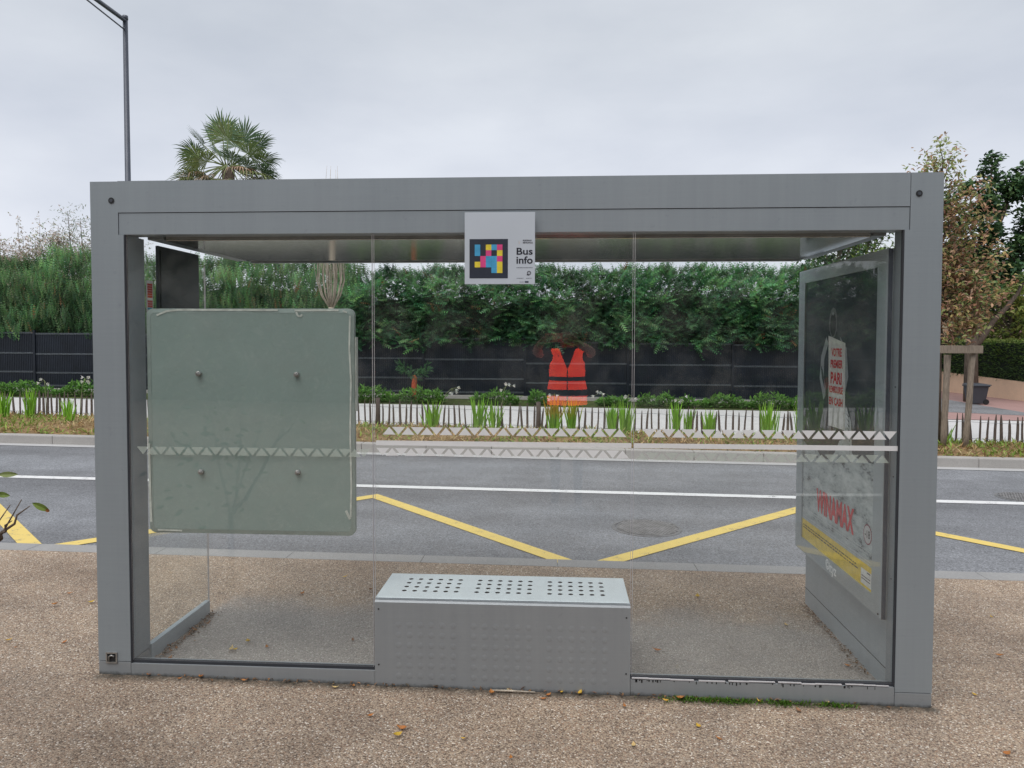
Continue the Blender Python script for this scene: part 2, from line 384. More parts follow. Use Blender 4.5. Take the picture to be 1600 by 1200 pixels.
# road markings
def strip(mb, a, b, w, off, mat, ext=0.0):
    a = Vector(a); b = Vector(b); d = (b - a).normalized(); n_ = Vector((-d.y, d.x)); a = a - d * ext; b = b + d * ext
    p = [a + n_ * w / 2, a - n_ * w / 2, b - n_ * w / 2, b + n_ * w / 2]
    mb.face([(q.x, q.y, gz(q.x, off)) for q in p], mat)
mb = MB(); strip(mb, (-30, 5.282 + .32), (30, 5.282 - .32), .15, -.135, M['white_line'])
tag(mb.build('road_line'), 'long white centre line along the road', 'road marking', None, 'structure')
mb = MB()
pts = [(-9.1, 2.3), (-6.66, 4.77), (-4.22, 2.3), (-2.0, 4.77), (.38, 2.3), (2.66, 4.74), (5.0, 2.3), (7.3, 4.74)]
mid = [-6.66, -2.0, 2.66, 7.3]
def zig(mb, P0, P1, P2, w, off, mat):
    P0, P1, P2 = Vector(P0), Vector(P1), Vector(P2)
    d1 = (P1 - P0).normalized(); d2 = (P2 - P1).normalized(); n1 = Vector((-d1.y, d1.x)); n2 = Vector((-d2.y, d2.x))
    mt = (n1 + n2).normalized(); k = (w / 2) / mt.dot(n1)
    L = [P0 + n1 * w / 2, P1 + mt * k, P2 + n2 * w / 2]; Rr = [P0 - n1 * w / 2, P1 - mt * k, P2 - n2 * w / 2]
    for i in range(2):
        mb.face([(q.x, q.y, gz(q.x, off)) for q in (L[i], L[i + 1], Rr[i + 1], Rr[i])], mat)
for a, b, c in (((-9.05, 2.25), (-6.72, 4.76), (-4.11, 2.25)), ((-4.42, 2.25), (-2.03, 4.76), (.31, 2.25)), ((.10, 2.25), (2.63, 4.72), (4.93, 2.25)), ((4.63, 2.25), (7.2, 4.72), (9.5, 2.25))):
    zig(mb, a, b, c, .15, -.1345, M['yellow_line'])
tag(mb.build('bus_stop_zigzag'), 'yellow zigzag bus stop line painted on the road', 'road marking', None, 'structure')

# manhole covers
def manhole(x, y, label, r=.285):
    t = thing('manhole_cover', label, 'manhole cover', (x, y, gz(x, -.139)), 'manhole covers in the road')
    mb = MB(); mb.lathe([(r + .045, -.02), (r + .045, .003), (r + .012, .005), (r + .010, -.02)], M['bin2'], 40); mb.build('frame', t).location = (0, 0, 0)
    mb = MB(); mb.lathe([(r, -.02), (r, .004)], M['bin2'], 40)
    for i in range(-9, 10):
        for j in range(-9, 10):
            if i * i + j * j < 80: mb.box(i * .032 - .011 + (j % 2) * .016, i * .032 + .011 + (j % 2) * .016, j * .032 - .011, j * .032 + .011, .004, .009, M['bin3'])
    mb.build('lid', t).location = (0, 0, 0)
    t.rotation_euler = (0, -math.atan(G), 0)
M['bin2'] = m_plain('cast_iron', (.165, .165, .168), .65, .1, .3, 10)
M['bin3'] = m_plain('worn_cast_iron', (.235, .23, .23), .6, .1, .3, 10)
manhole(.84, 3.68, 'round cast iron manhole cover beside the yellow zigzag behind the bench')
manhole(5.42, 5.55, 'round manhole cover far right, past the shelter beside the white line', .28)

# ------------------------------------------------------------------ bus shelter
XL, XR, XLI, XRI, H = -2.209, 1.688, -2.049, 1.548, 2.381
sh = thing('bus_shelter', 'grey metal and glass bus shelter seen from behind on brown pavement', 'bus shelter', (0, 0, 0))
def ground_box(mb, x0, x1, y0, y1, z0, z1, mat, bev=0):
    """box whose foot follows the slope"""
    b = len(mb.v); mb.box(x0, x1, y0, y1, 0, 1, mat, bev)
    for i in range(b, len(mb.v)):
        v = mb.v[i]; lo = gz(v[0], z0); mb.v[i] = (v[0], v[1], lo + (z1 - lo) * v[2] if v[2] > .5 else lo + v[2] * (z1 - lo))
# posts
def shelter_post(x0, x1, yd, right):
    mb = MB()
    if right: pr_ = [(x0 - .0225, gz(x0, .066)), (x1, gz(x0, .066)), (x1, H), (x0, H), (x0, 2.1305), (x0 - .0225, 2.1305)]
    else: pr_ = [(x0, gz(x0, .066)), (x1, gz(x0, .066)), (x1, 2.1300), (-2.0745, 2.1300), (-2.0745, H - .002), (x0, H - .002)]
    k_ = len(pr_); mb.faces([(x, 0, z) for x, z in pr_] + [(x, yd, z) for x, z in pr_], [tuple(range(k_)), tuple(range(2 * k_ - 1, k_ - 1, -1))] + [((i + 1) % k_, i, k_ + i, k_ + (i + 1) % k_) for i in range(k_)], M['metal'])
    po = mb.build('post', sh)
    mb = MB(); mb.box(x0 - (.0225 if right else 0), x1, .0005, yd, gz(x0, -.03), gz(x0, .063), M['metal_low'], .003); mb.build('foot', po)
    mb = MB()
    cx, cz = (1.583, 2.289) if right else (-2.105, 2.290)
    mb.lathe([(.014, -.003), (.014, .003)], M['black'], 20, (cx, 0, cz), 'y'); mb.lathe([(.008, -.0045), (.008, .0)], M['bin'], 6, (cx, 0, cz), 'y')
    mb.build('bolt', po)
    if not right:
        mb = MB(); px, pz = -2.142, .104
        for a in ((-.028, .028, .020, .027), (-.028, .028, -.027, -.020), (-.028, -.021, -.020, .020), (.021, .028, -.020, .020)):
            mb.box(px + a[0], px + a[1], -.006, .004, pz + a[2], pz + a[3], M['steel'], .001)
        mb.box(px - .021, px + .021, -.0015, .003, pz - .02, pz + .02, M['black'])
        mb.tube([(px - .012, -.004, pz - .018), (px - .012, -.006, pz + .006), (px, -.008, pz + .013), (px + .014, -.006, pz + .008)], .004, M['steel'], 6)
        mb.build('socket', po)
    return po
shelter_post(XL, XLI, .175, False)
shelter_post(XRI, XR, .10, True)
# right post inner return, beam, lintel
mb = MB(); mb.box(-2.0745, XRI - .0025, .0, .10, 2.2335, H, M['metal']); mb.build('beam', sh)
mb = MB(); mb.box(-2.0744, XRI - .0005, .006, .10, 2.2303, 2.2334, M['seam']); mb.box(-2.0725, 1.5455, .003, .10, 2.1305, 2.2302, M['metal'], .001)
mb.build('lintel', sh)
# dark rubber between posts and glass
for xa, xb in ((XLI, XLI + .006), (1.5195, 1.5255)):
    mb = MB(); mb.box(xa, xb, .003, .02, gz(0, .03), 2.13, M['seam']); mb.build('gasket', sh)
# roof: slab with shining soffit and side rims
mb = MB(); mb.box(-2.04, 1.54, .10, 1.15, 2.16, 2.33, M['metal'], .004); rf = mb.build('roof', sh)
mb = MB(); mb.box(-1.90, 1.42, .101, 1.10, 2.112, 2.159, M['soffit'], .003); mb.build('soffit', rf)
mb = MB()
for xa, xb in ((-1.99, -1.91), (1.43, 1.49)): mb.box(xa, xb, .102, 1.12, 2.118, 2.159, M['metal'], .003)
mb.box(-1.90, 1.42, 1.105, 1.135, 2.105, 2.159, M['metal'], .003)
mb.build('rim', rf)
# glass panes at the back
def pane(x0, x1, y0, y1, z0, z1, axis, gm):
    mb = MB()
    if axis == 'y':
        for q in (x0, x1 - .0015): mb.face([(q, y0 - .0004, z0), (q + .0015, y0 - .0004, z0), (q + .0015, y0 - .0004, z1), (q, y0 - .0004, z1)], M['glass_edge'])
        mb.face([(x0, y0, z0), (x1, y0, z0), (x1, y0, z1), (x0, y0, z1)], gm)
        mb.face([(x1, y1, z0), (x0, y1, z0), (x0, y1, z1), (x1, y1, z1)], gm)
        mb.face([(x0, y1, z0), (x0, y0, z0), (x0, y0, z1), (x0, y1, z1)], M['glass_edge']); mb.face([(x1, y0, z0), (x1, y1, z0), (x1, y1, z1), (x1, y0, z1)], M['glass_edge'])
    else:
        mb.face([(x0, y1, z0), (x0, y0, z0), (x0, y0, z1), (x0, y1, z1)], gm)
        mb.face([(x1, y0, z0), (x1, y1, z0), (x1, y1, z1), (x1, y0, z1)], gm)
        mb.face([(x0, y1, z0), (x1, y1, z0), (x1, y1, z1), (x0, y1, z1)], M['glass_edge'])
        mb.face([(x0, y0, z1), (x1, y0, z1), (x1, y1, z1), (x0, y1, z1)], M['glass_edge'])
    return mb.build('glass_pane', sh)
PX = [(-2.043, -.8655), (-.8575, .3365), (.3445, 1.524)]
panes = [pane(a, b, .012, .022, .02 + gz(a) + .03, 2.14, 'y', M['glass']) for a, b in PX]
# printed film: triangles and band
def tri_row(pi, x0, x1, zt, zb, mat, y=.0105, first_up=False):
    mb = MB(); per = .0891; a0 = -2.0215 if first_up else -.8325
    k = math.floor((x0 - a0) / per) - 1; hw = .0305
    def put(c, up):
        if c - hw < x0 - .001 or c + hw > x1 + .001: return
        p = [(c - hw, y, zb), (c + hw, y, zb), (c, y, zt)] if up else [(c - hw, y, zt), (c, y, zb), (c + hw, y, zt)]
        mb.face(p, mat)
    while a0 + k * per < x1:
        c = a0 + k * per
        put(c, first_up); put(c + per / 2, not first_up); k += 1
    mb.build('triangle_film', panes[pi])
tri_row(1, -.84, .33, 1.232, 1.196, M['frost']); tri_row(2, .35, 1.52, 1.234, 1.196, M['frost'])
tri_row(0, -2.04, -.87, 1.1265, 1.0885, M['frost_sage'], first_up=True); tri_row(1, -.85, .335, 1.133, 1.097, M['frost'], first_up=True); tri_row(2, .35, 1.52, 1.1265, 1.0905, M['frost_sage'], first_up=True)
for pi, a, b in ((1, -.850, .3345), (2, .3465, 1.523)):
    mb = MB(); mb.face([(a, .0105, 1.1455), (b, .0105, 1.1455), (b, .0105, 1.168), (a, .0105, 1.168)], M['frost']); mb.build('band_film', panes[pi])
# base rails
for a, b in ((XLI + .0015, -.858), (.338, XRI - .0245)):
    mb = MB(); ground_box(mb, a, b, .0, .07, -.02, .072 + (.006 if a < 0 else 0), M['metal_low'], .002)
    rl = mb.build('base_rail', sh)
    mb = MB(); mb.box(a + .002, b - .002, .009, .03, .06, .0885 + (.003 if a < 0 else -.004), M['seam']); mb.build('gasket', rl)
random.seed(17)
for a, b, hgt in ((.345, 1.50, .0745),):
    mb = MB(); x_ = a
    while x_ < b:
        w_ = U(.03, .12); z_ = hgt + U(-.002, .003); mb.box(x_, min(b, x_ + w_), -.0015, .008, z_, z_ + U(.002, .0045), M['glass_edge']); x_ += w_ + (0 if random.random() < .7 else U(.01, .04))
    o = mb.build('sealant_bead', rl); o['kind'] = 'stuff'
mb = MB()
for k in range(40):
    x_ = .36 + 1.1 * random.random() ** 1.6; l_ = U(.003, .014); mb.box(x_, x_ + U(.002, .008), -.0008, .002, .0715 - l_, .072, M['black'])
o = mb.build('grime_drips', rl); o['kind'] = 'stuff'
# left side: glass wing with its rail
lw = pane(-2.056, -2.046, .176, .815, .10, 2.06, 'x', M['glass'])
mb = MB(); ground_box(mb, -2.07, -2.042, .176, .812, -.02, .10, M['metal_side'], .002); mb.build('base_rail', sh)
# right side: housing behind the light box
mb = MB(); ground_box(mb, 1.556, 1.66, .136, 1.337, -.02, .335, M['metal_side'], .003); hs = mb.build('side_panel', sh)
mb = MB(); mb.box(1.5545, 1.5562, .16, 1.335, .085, .088, M['seam']); mb.build('joint', hs)
mb = MB(); mb.box(1.556, 1.66, .136, 1.337, .3365, 2.04, M['metal_side'], .003); mb.build('side_panel', sh)
mb = MB()
for z in (.55, 1.02, 1.43): mb.lathe([(.003, -.002), (.003, .002)], M['black'], 8, (1.5255, .06, z), 'x')
mb.box(1.553, 1.556, .101, .136, .0, 2.12, M['metal_side']); mb.build('reveal', sh)

# ------------------------------------------------------------------ bench with perforated seat
bn = thing('bench', 'bench with pale perforated seat and dimpled grey front built into the shelter', 'bench', (-.26, 0, 0))
def perforated(mb, x0, x1, y0, y1, z, holes, r, cell, mat):
    xs = sorted({x0, x1} | {round(h[0] - cell, 5) for h in holes} | {round(h[0] + cell, 5) for h in holes})
    ys = sorted({y0, y1} | {round(h[1] - cell, 5) for h in holes} | {round(h[1] + cell, 5) for h in holes})
    H_ = {(round(h[0] - cell, 5), round(h[1] - cell, 5)): h for h in holes}
    for i in range(len(xs) - 1):
        for j in range(len(ys) - 1):
            h = H_.get((xs[i], ys[j]))
            if not h or xs[i + 1] - xs[i] < cell * 1.9 or ys[j + 1] - ys[j] < cell * 1.9:
                mb.face([(xs[i], ys[j], z), (xs[i + 1], ys[j], z), (xs[i + 1], ys[j + 1], z), (xs[i], ys[j + 1], z)], mat); continue
            n_ = 16; inn = []; out = []; low = []
            for k in range(n_):
                t = 2 * math.pi * k / n_ + math.pi / 4; c, s_ = math.cos(t), math.sin(t); q = cell / max(abs(c), abs(s_))
                out.append((h[0] + c * q, h[1] + s_ * q, z)); inn.append((h[0] + c * r, h[1] + s_ * r, z)); low.append((h[0] + c * r, h[1] + s_ * r, z - .004))
            for k in range(n_):
                l = (k + 1) % n_
                mb.face([out[k], out[l], inn[l], inn[k]], mat); mb.face([inn[k], inn[l], low[l], low[k]], M['bin'])
holes = []
for gx in (-.741, -.3885, -.0375):
    for i in range(6):
        for j in range(4): holes.append((round(gx + i * .0506, 4), round(.118 + j * .0583, 4)))
mb = MB(); perforated(mb, -.857, .334, .012, .378, .4235, holes, .0118, .021, M['seat'])
mb.box(-.857, .334, .364, .378, .36, .4225, M['seat']); mb.box(-.857, -.845, .02, .36, .36, .4222, M['seat']); mb.box(.322, .334, .02, .36, .36, .4222, M['seat'])
mb.build('seat', bn)
mb = MB(); mb.box(-.84, .32, .03, .355, .30, .36, M['black']); mb.build('seat_tray', bn)
mb = MB()
X0, X1, ZT = -.8565, .3365, .4175
mb.box(X0, X1, .0065, .012, .40, .4215, M['metal'], .001)
g0, g1 = gz(X0, -.02), gz(X1, -.02)
mb.faces([(X0, -.004, g0), (X1, -.004, g1), (X1, -.004, ZT - .01), (X0, -.004, ZT - .01), (X0, .01, ZT), (X1, .01, ZT), (X0, .03, g0), (X1, .03, g1), (X0, .03, ZT), (X1, .03, ZT)],
         [(0, 1, 2, 3), (3, 2, 5, 4), (4, 5, 9, 8), (0, 3, 4, 8, 6), (1, 7, 9, 5, 2), (6, 8, 9, 7)], M['metal_low'])
for gx in (-.743, -.3895, -.0375):
    for i in range(6):
        for j in range(6):
            cx, cz = gx + i * .0515, .303 - j * .0487
            n_ = 14
            ring0 = [(cx + .0150 * math.cos(2 * math.pi * k / n_), -.0042, cz + .0150 * math.sin(2 * math.pi * k / n_)) for k in range(n_)]
            ring1 = [(cx + .0105 * math.cos(2 * math.pi * k / n_), -.0049, cz + .0105 * math.sin(2 * math.pi * k / n_)) for k in range(n_)]
            mb.faces(ring0 + ring1, [(k, (k + 1) % n_, n_ + (k + 1) % n_, n_ + k) for k in range(n_)] + [tuple(range(n_, 2 * n_))], M['metal_low'], None, True)
mb.build('front_panel', bn)
for px, pz in ((-.838, .375), (-.838, .11), (.318, .362), (.318, .10)):
    mb = MB(); mb.lathe([(.004, -.0055), (.004, 0)], M['black'], 8, (px, 0, pz), 'y'); mb.build('rivet', bn)
mb = MB(); mb.box(-.84, -.835, .03, .37, gz(-.84), .36, M['metal_low']); mb.build('side_panel', bn)
mb = MB(); mb.box(.315, .32, .03, .37, gz(.32), .36, M['metal_low']); mb.build('side_panel', bn)
mb = MB(); mb.box(-.834, .314, .362, .368, gz(.3), .36, M['metal_low']); mb.build('rear_panel', bn)

# ------------------------------------------------------------------ display board behind the left pane
def m_board():
    m, t, b = nt('board_back'); v = coords(t)
    f = noise_(t, v, 3, 5); c = mix(t, (.225, .292, .275), (.27, .34, .322), f)
    wv = N(t, 'ShaderNodeTexNoise'); wv.inputs['Scale'].default_value = 5; wv.inputs['Detail'].default_value = 6; wv.inputs['Distortion'].default_value = 3; link(t, v, wv.inputs['Vector'])
    k = ramp(t, wv.outputs['Fac'], [(.488, (0, 0, 0)), (.497, (1, 1, 1)), (.506, (0, 0, 0))])
    c = mix(t, c, (.36, .41, .39), mix(t, (0, 0, 0), k, .4))
    link(t, c, b.inputs['Base Color']); b.inputs['Roughness'].default_value = .55; return m
M['board'] = m_board(); M['board_frame'] = m_plain('sage_frame', (.28, .34, .32), .45, .2, .15, 10); M['tape'] = m_plain('perished_white_seal', (.55, .58, .54), .6, 0, .2, 30)
bd = thing('display_board', 'large blank grey-green board back bolted behind the left shelter pane', 'display board', (-1.457, .05, .71))
BX0, BX1, BZ0, BZ1 = -1.962, -.957, .708, 1.784
def rrect(x0, x1, z0, z1, r, n_=5):
    p = []
    for cx, cz, a in ((x1 - r, z1 - r, 0), (x0 + r, z1 - r, 90), (x0 + r, z0 + r, 180), (x1 - r, z0 + r, 270)):
        for k in range(n_ + 1):
            t = R(a + 90 * k / n_); p.append((cx + r * math.cos(t), cz + r * math.sin(t)))
    return p
mb = MB(); o_ = rrect(BX0, BX1, BZ0, BZ1, .03); i_ = rrect(BX0 + .02, BX1 - .02, BZ0 + .02, BZ1 - .02, .022); n_ = len(o_)
mb.faces([(x, .034, z) for x, z in o_] + [(x, .030, z) for x, z in i_] + [(x, .058, z) for x, z in o_], [(k, n_ + k, n_ + (k + 1) % n_, (k + 1) % n_) for k in range(n_)] + [(k, (k + 1) % n_, 2 * n_ + (k + 1) % n_, 2 * n_ + k) for k in range(n_)] + [tuple(range(2 * n_, 3 * n_))], M['board_frame'])
mb.build('frame', bd)
mb = MB(); j_ = rrect(BX0 + .019, BX1 - .019, BZ0 + .019, BZ1 - .019, .022)
mb.face([(x, .0312, z) for x, z in j_][::-1], M['board']); mb.build('back_sheet', bd)
def tape(pts, w):
    mb = MB()
    for k in range(len(pts) - 1):
        a = Vector(pts[k]); b = Vector(pts[k + 1]); d = (b - a).normalized(); n2 = Vector((-d.y, d.x)) * w / 2
        mb.face([(q.x, .0285, q.y) for q in (a + n2, a - n2, b - n2, b + n2)], M['tape'])
    mb.build('seal_strip', bd)
tape([(-1.91, 1.752), (-1.86, 1.772), (-1.80, 1.778), (-1.32, 1.776)], .009); tape([(-1.24, 1.775), (-1.03, 1.776)], .009)
tape([(-1.232, 1.768), (-1.226, 1.752), (-1.215, 1.746), (-1.203, 1.756)], .009)
tape([(-.976, 1.75), (-.980, 1.6), (-.973, 1.45), (-.978, 1.2), (-.974, .95), (-.978, .80)], .008)
tape([(-1.957, 1.14), (-1.956, .9), (-1.952, .76)], .011); tape([(-1.92, .722), (-1.80, .720)], .008); tape([(-1.0, .83), (-.986, .80), (-.98, .79)], .012)
tape([(-1.01, 1.775), (-.99, 1.765)], .008)
for px, pz in ((-1.705, 1.475), (-1.231, 1.474), (-1.699, 1.007), (-1.229, 1.011)):
    mb = MB(); mb.lathe([(.010, .0085), (.012, .0115), (.012, .029)], M['steel'], 14, (px, 0, pz), 'y'); mb.lathe([(.005, .003), (.008, .0085)], M['steel'], 6, (px, 0, pz), 'y'); mb.build('bolt', bd)
mb = MB(); mb.box(-.9565, -.951, .040, .075, 1.30, 1.65, M['tape'], .001); mb.build('side_profile', bd)

# route panel on the left glass wing, poster strip beside it
M['dark_panel'] = m_plain('dark_panel_back', (.035, .045, .05), .5, 0, .2, 5)
rp = thing('route_panel', 'dark rectangular panel back high on the left glass wing', 'panel', (-2.03, .49, 1.45))
mb = MB(); mb.box(-2.045, -2.03, .272, .705, 1.30, 2.112, M['dark_panel'], .003); mb.build('back_plate', rp)
mb = MB(); mb.box(-2.0295, -2.026, .29, .69, 1.32, 2.09, M['dark_panel'], .001); mb.build('rim', rp)
ps = thing('poster_strip', 'narrow strip of coloured poster beside the left post', 'poster', (-2.03, .215, 1.62))
mb = MB(); mb.box(-2.045, -2.042, .183, .238, 1.60, 1.93, M['frost'], 0); mb.build('sheet', ps)
mb = MB(); cols = [(.45, .05, .04), (.6, .1, .05), (.5, .12, .1), (.1, .35, .5), (.1, .3, .2), (.65, .35, .05), (.3, .35, .08), (.2, .15, .45)]
for k in range(26):
    c = cols[min(7, int(k / 26 * 8))]; z = 1.915 - k * .012
    if random.random() < .25: c = (.8, .8, .75)
    mb.box(-2.0418, -2.0412, .186, .232, z - .0105, z, M['tint'], 0, c)
mb.build('print', ps)
mb = MB(); mb.box(-2.045, -2.040, .200, .232, 1.15, 1.598, M['dark_panel']); mb.build('backing', ps)

# ------------------------------------------------------------------ text
def text_faces(mb, s, org, ux, uz, size, mat, col=None, align='CENTER', sx=1.0, bold=0.0, fit=None):
    cu = bpy.data.curves.new('lettering', 'FONT'); cu.body = s; cu.size = 1; cu.align_x = align; cu.align_y = 'CENTER'; cu.offset = bold; cu.resolution_u = 3
    ob = bpy.data.objects.new('lettering', cu); COL.objects.link(ob)
    dg = bpy.context.evaluated_depsgraph_get(); me = bpy.data.meshes.new_from_object(ob.evaluated_get(dg))
    o = Vector(org); ux = Vector(ux); uz = Vector(uz)
    if fit:      # fit = (width, height) of the inked box, org = its centre
        xs_ = [v.co.x for v in me.vertices]; ys_ = [v.co.y for v in me.vertices]
        cx_, cy_ = (min(xs_) + max(xs_)) / 2, (min(ys_) + max(ys_)) / 2; kx, ky = fit[0] / (max(xs_) - min(xs_)), fit[1] / (max(ys_) - min(ys_))
        for v in me.vertices: v.co.x = (v.co.x - cx_) * kx; v.co.y = (v.co.y - cy_) * ky
        size = sx = 1
    vs = [tuple(o + ux * (v.co.x * size * sx) + uz * (v.co.y * size)) for v in me.vertices]
    mb.faces(vs, [tuple(p.vertices) for p in me.polygons], mat, col)
    bpy.data.objects.remove(ob); bpy.data.curves.remove(cu); bpy.data.meshes.remove(me)

# ------------------------------------------------------------------ hanging information sign
M['sign_white'] = m_plain('sign_white', (.50, .55, .61), .4, 0, .04, 2)
sg = thing('info_sign', 'square white sign with colour block code hanging on the shelter lintel', 'sign', (-.268, -.03, 1.892))
SY = -.030
mb = MB(); mb.box(-.428, -.1085, SY, SY + .004, 1.892, 2.2165, M['sign_white'], .001); mb.build('plate', sg)
for bx in (-.36, -.18):
    mb = MB(); mb.tube([(bx, SY + .004, 2.19), (bx, .004, 2.19)], .006, M['steel'], 8); mb.build('stand_off', sg)
def sxz(zx, zy): return (-.428 + (zx - 55) / 1055 * .3195, 2.2165 - (zy - 75) / 1077 * .3245)
def srect(mb, zx0, zy0, zx1, zy1, col, y):
    a = sxz(zx0, zy0); b = sxz(zx1, zy1)
    mb.face([(a[0], y, b[1]), (b[0], y, b[1]), (b[0], y, a[1]), (a[0], y, a[1])], M['tint'], col)
DK = (.022, .028, .045); BL = (.055, .32, .56); PK = (.66, .06, .22); YE = (.70, .56, .045)
mb = MB(); srect(mb, 128, 475, 705, 1064, DK, SY - .0006)
grid = ['b.ybp', 'b.p.y', '.pbbp', 'ypbby', '...by']
for r_, row in enumerate(grid):
    for c_, ch in enumerate(row):
        if ch != '.': srect(mb, 207 + c_ * 83.5, 558 + r_ * 85.5, 207 + (c_ + 1) * 83.5 - .6, 558 + (r_ + 1) * 85.5 - .6, {'b': BL, 'p': PK, 'y': YE}[ch], SY - .0012)
mb.build('colour_code', sg)
mb = MB(); INK = (.012, .014, .025)
def tz(mb, txt, zx0, zy0, zx1, zy1, bold):
    a = sxz(zx0, zy0); b = sxz(zx1, zy1)
    text_faces(mb, txt, ((a[0] + b[0]) / 2, SY - .0006, (a[1] + b[1]) / 2), (1, 0, 0), (0, 0, 1), 1, M['tint'], INK, 'CENTER', 1, bold, (b[0] - a[0], a[1] - b[1]))
tz(mb, 'Bus', 835, 608, 1076, 714, .022); tz(mb, 'info', 833, 735, 1077, 848, .022); mb.build('lettering', sg)
mb = MB(); tz(mb, 'BORDEAUX', 930, 488, 1062, 511, .03); tz(mb, 'MÉTROPOLE', 930, 517, 1076, 545, .03); mb.build('lettering', sg); mb = MB()
def ticks(zx0, zx1, zy, h):
    x_ = zx0
    while x_ < zx1:
        w = U(6, 22); srect(mb, x_, zy - h, min(x_ + w, zx1), zy + h, (.10, .11, .14), SY - .0006); x_ += w + U(3, 6)
ticks(835, 1075, 906, 5); mb.build('caption', sg); mb = MB(); ticks(838, 942, 1064, 4); ticks(978, 1060, 1064, 4); ticks(880, 950, 1120, 4); srect(mb, 960, 1106, 1015, 1132, (.05, .06, .09), SY - .0006)
mb.build('lettering', sg)
mb = MB()
for dx, col, rot in ((880, (.62, .25, .08), .3), (898, (.62, .12, .06), -.15), (864, (.35, .35, .3), .7)):
    a = sxz(dx, 525); mb.face([(a[0] - .001, SY - .0006, a[1] - .010), (a[0] + .004 - rot * .006, SY - .0006, a[1] + .010), (a[0] + .0008, SY - .0006, a[1] - .004)], M['tint'], col)
mb.build('emblem', sg); mb = MB()
a = sxz(1022, 985); n_ = 20; ro, ri = .0092, .0062
mb.faces([(a[0] + ro * math.cos(2 * math.pi * k / n_), SY - .0006, a[1] + ro * math.sin(2 * math.pi * k / n_)) for k in range(n_)] + [(a[0] + ri * math.cos(2 * math.pi * k / n_), SY - .0006, a[1] + ri * math.sin(2 * math.pi * k / n_)) for k in range(n_)], [(k, (k + 1) % n_, n_ + (k + 1) % n_, n_ + k) for k in range(n_)], M['tint'], INK)
b0 = sxz(985, 1012); mb.face([(b0[0], SY - .0007, b0[1] - .002), (b0[0] + .013, SY - .0007, b0[1] - .004), (b0[0] + .005, SY - .0007, b0[1] + .006)], M['tint'], INK)
mb.face([(a[0] - .002, SY - .0007, a[1] - .003), (a[0] + .003, SY - .0007, a[1]), (a[0] - .001, SY - .0007, a[1] + .003)], M['tint'], INK)
mb.build('pictogram', sg)

# ------------------------------------------------------------------ advertising light box on the right
ad = thing('advertising_panel', 'tall grey light box with betting poster on the right shelter wall', 'advertising panel', (1.53, .72, .335))
AX = 1.500
def apt(y, z, d=0.0): return (AX + d, y, z)
mb = MB()
mb.box(AX + .012, 1.555, .105, 1.372, .342, 2.062, M['metal_side'], .004); mb.build('housing', ad)
mb = MB()
for y0, y1, z0, z1 in ((.105, .2155, .342, 2.062), (1.262, 1.372, .342, 2.062), (.2155, 1.262, .342, .4265), (.2155, 1.262, 1.985, 2.062)):
    mb.box(AX, AX + .0118, y0, y1, z0, z1, M['metal_side'], .001)
mb.build('frame', ad)
def m_moon():
    m, t, b = nt('poster_moon_ground'); v = coords(t, (1, 5, 13)); f = noise_(t, v, 1.5, 8, .72)
    link(t, ramp(t, f, [(.36, (.05, .06, .065)), (.44, (.34, .39, .40)), (.56, (.52, .57, .57)), (.7, (.66, .70, .70))]), b.inputs['Base Color']); b.inputs['Roughness'].default_value = .5; return m
M['moon'] = m_moon()
po_ = MB(); PXf = AX + .0085
def prect(mb, y0, y1, z0, z1, mat, col, lay):
    x_ = PXf - lay * .0006; mb.face([(x_, y1, z0), (x_, y0, z0), (x_, y0, z1), (x_, y1, z1)], mat, col)
def ppoly(mb, pts, mat, col, lay):
    mb.face([(PXf - lay * .0006, y, z) for y, z in pts], mat, col)
prect(po_, .2155, 1.262, .4265, 1.985, M['tint'], (.022, .036, .048), 0)
# pale ground with an uneven edge
top = [(1.262, 1.02), (1.15, .99), (1.02, 1.00), (.95, .965), (.82, .975), (.74, 1.03), (.68, 1.10), (.60, 1.12), (.54, 1.07), (.47, 1.05), (.40, 1.04), (.30, 1.045), (.2155, 1.05)]
ppoly(po_, [(1.262, .55)] + top + [(.2155, .55)], M['moon'], None, 1)
prect(po_, .2155, 1.262, .4265, .545, M['tint'], (.80, .58, .06), 1)
prect(po_, .2155, 1.262, .545, .575, M['tint'], (.42, .46, .48), 2)
post = po_.build('poster', ad)
mb = MB()
for z, h in ((.612, .003), (.598, .002), (.565, .003), (.552, .002)): prect(mb, .24, 1.24, z, z + h, M['tint'], (.62, .64, .64), 3)
for z in (.508, .492):
    y = 1.24
    while y > .42:
        w = U(.01, .05); prect(mb, y - w, y, z, z + .007, M['tint'], (.10, .08, .02), 3); y -= w + .008
prect(mb, .226, .355, .44, .515, M['tint'], (.75, .75, .73), 4)
for k, z in enumerate((.505, .478, .464)): prect(mb, .24, .345 if k else .28, z, z + (.004 if k else .006), M['tint'], (.05, .05, .05), 5)
ux, uz = (0, -1, 0), (0, 0, 1); RED = (.66, .03, .04)
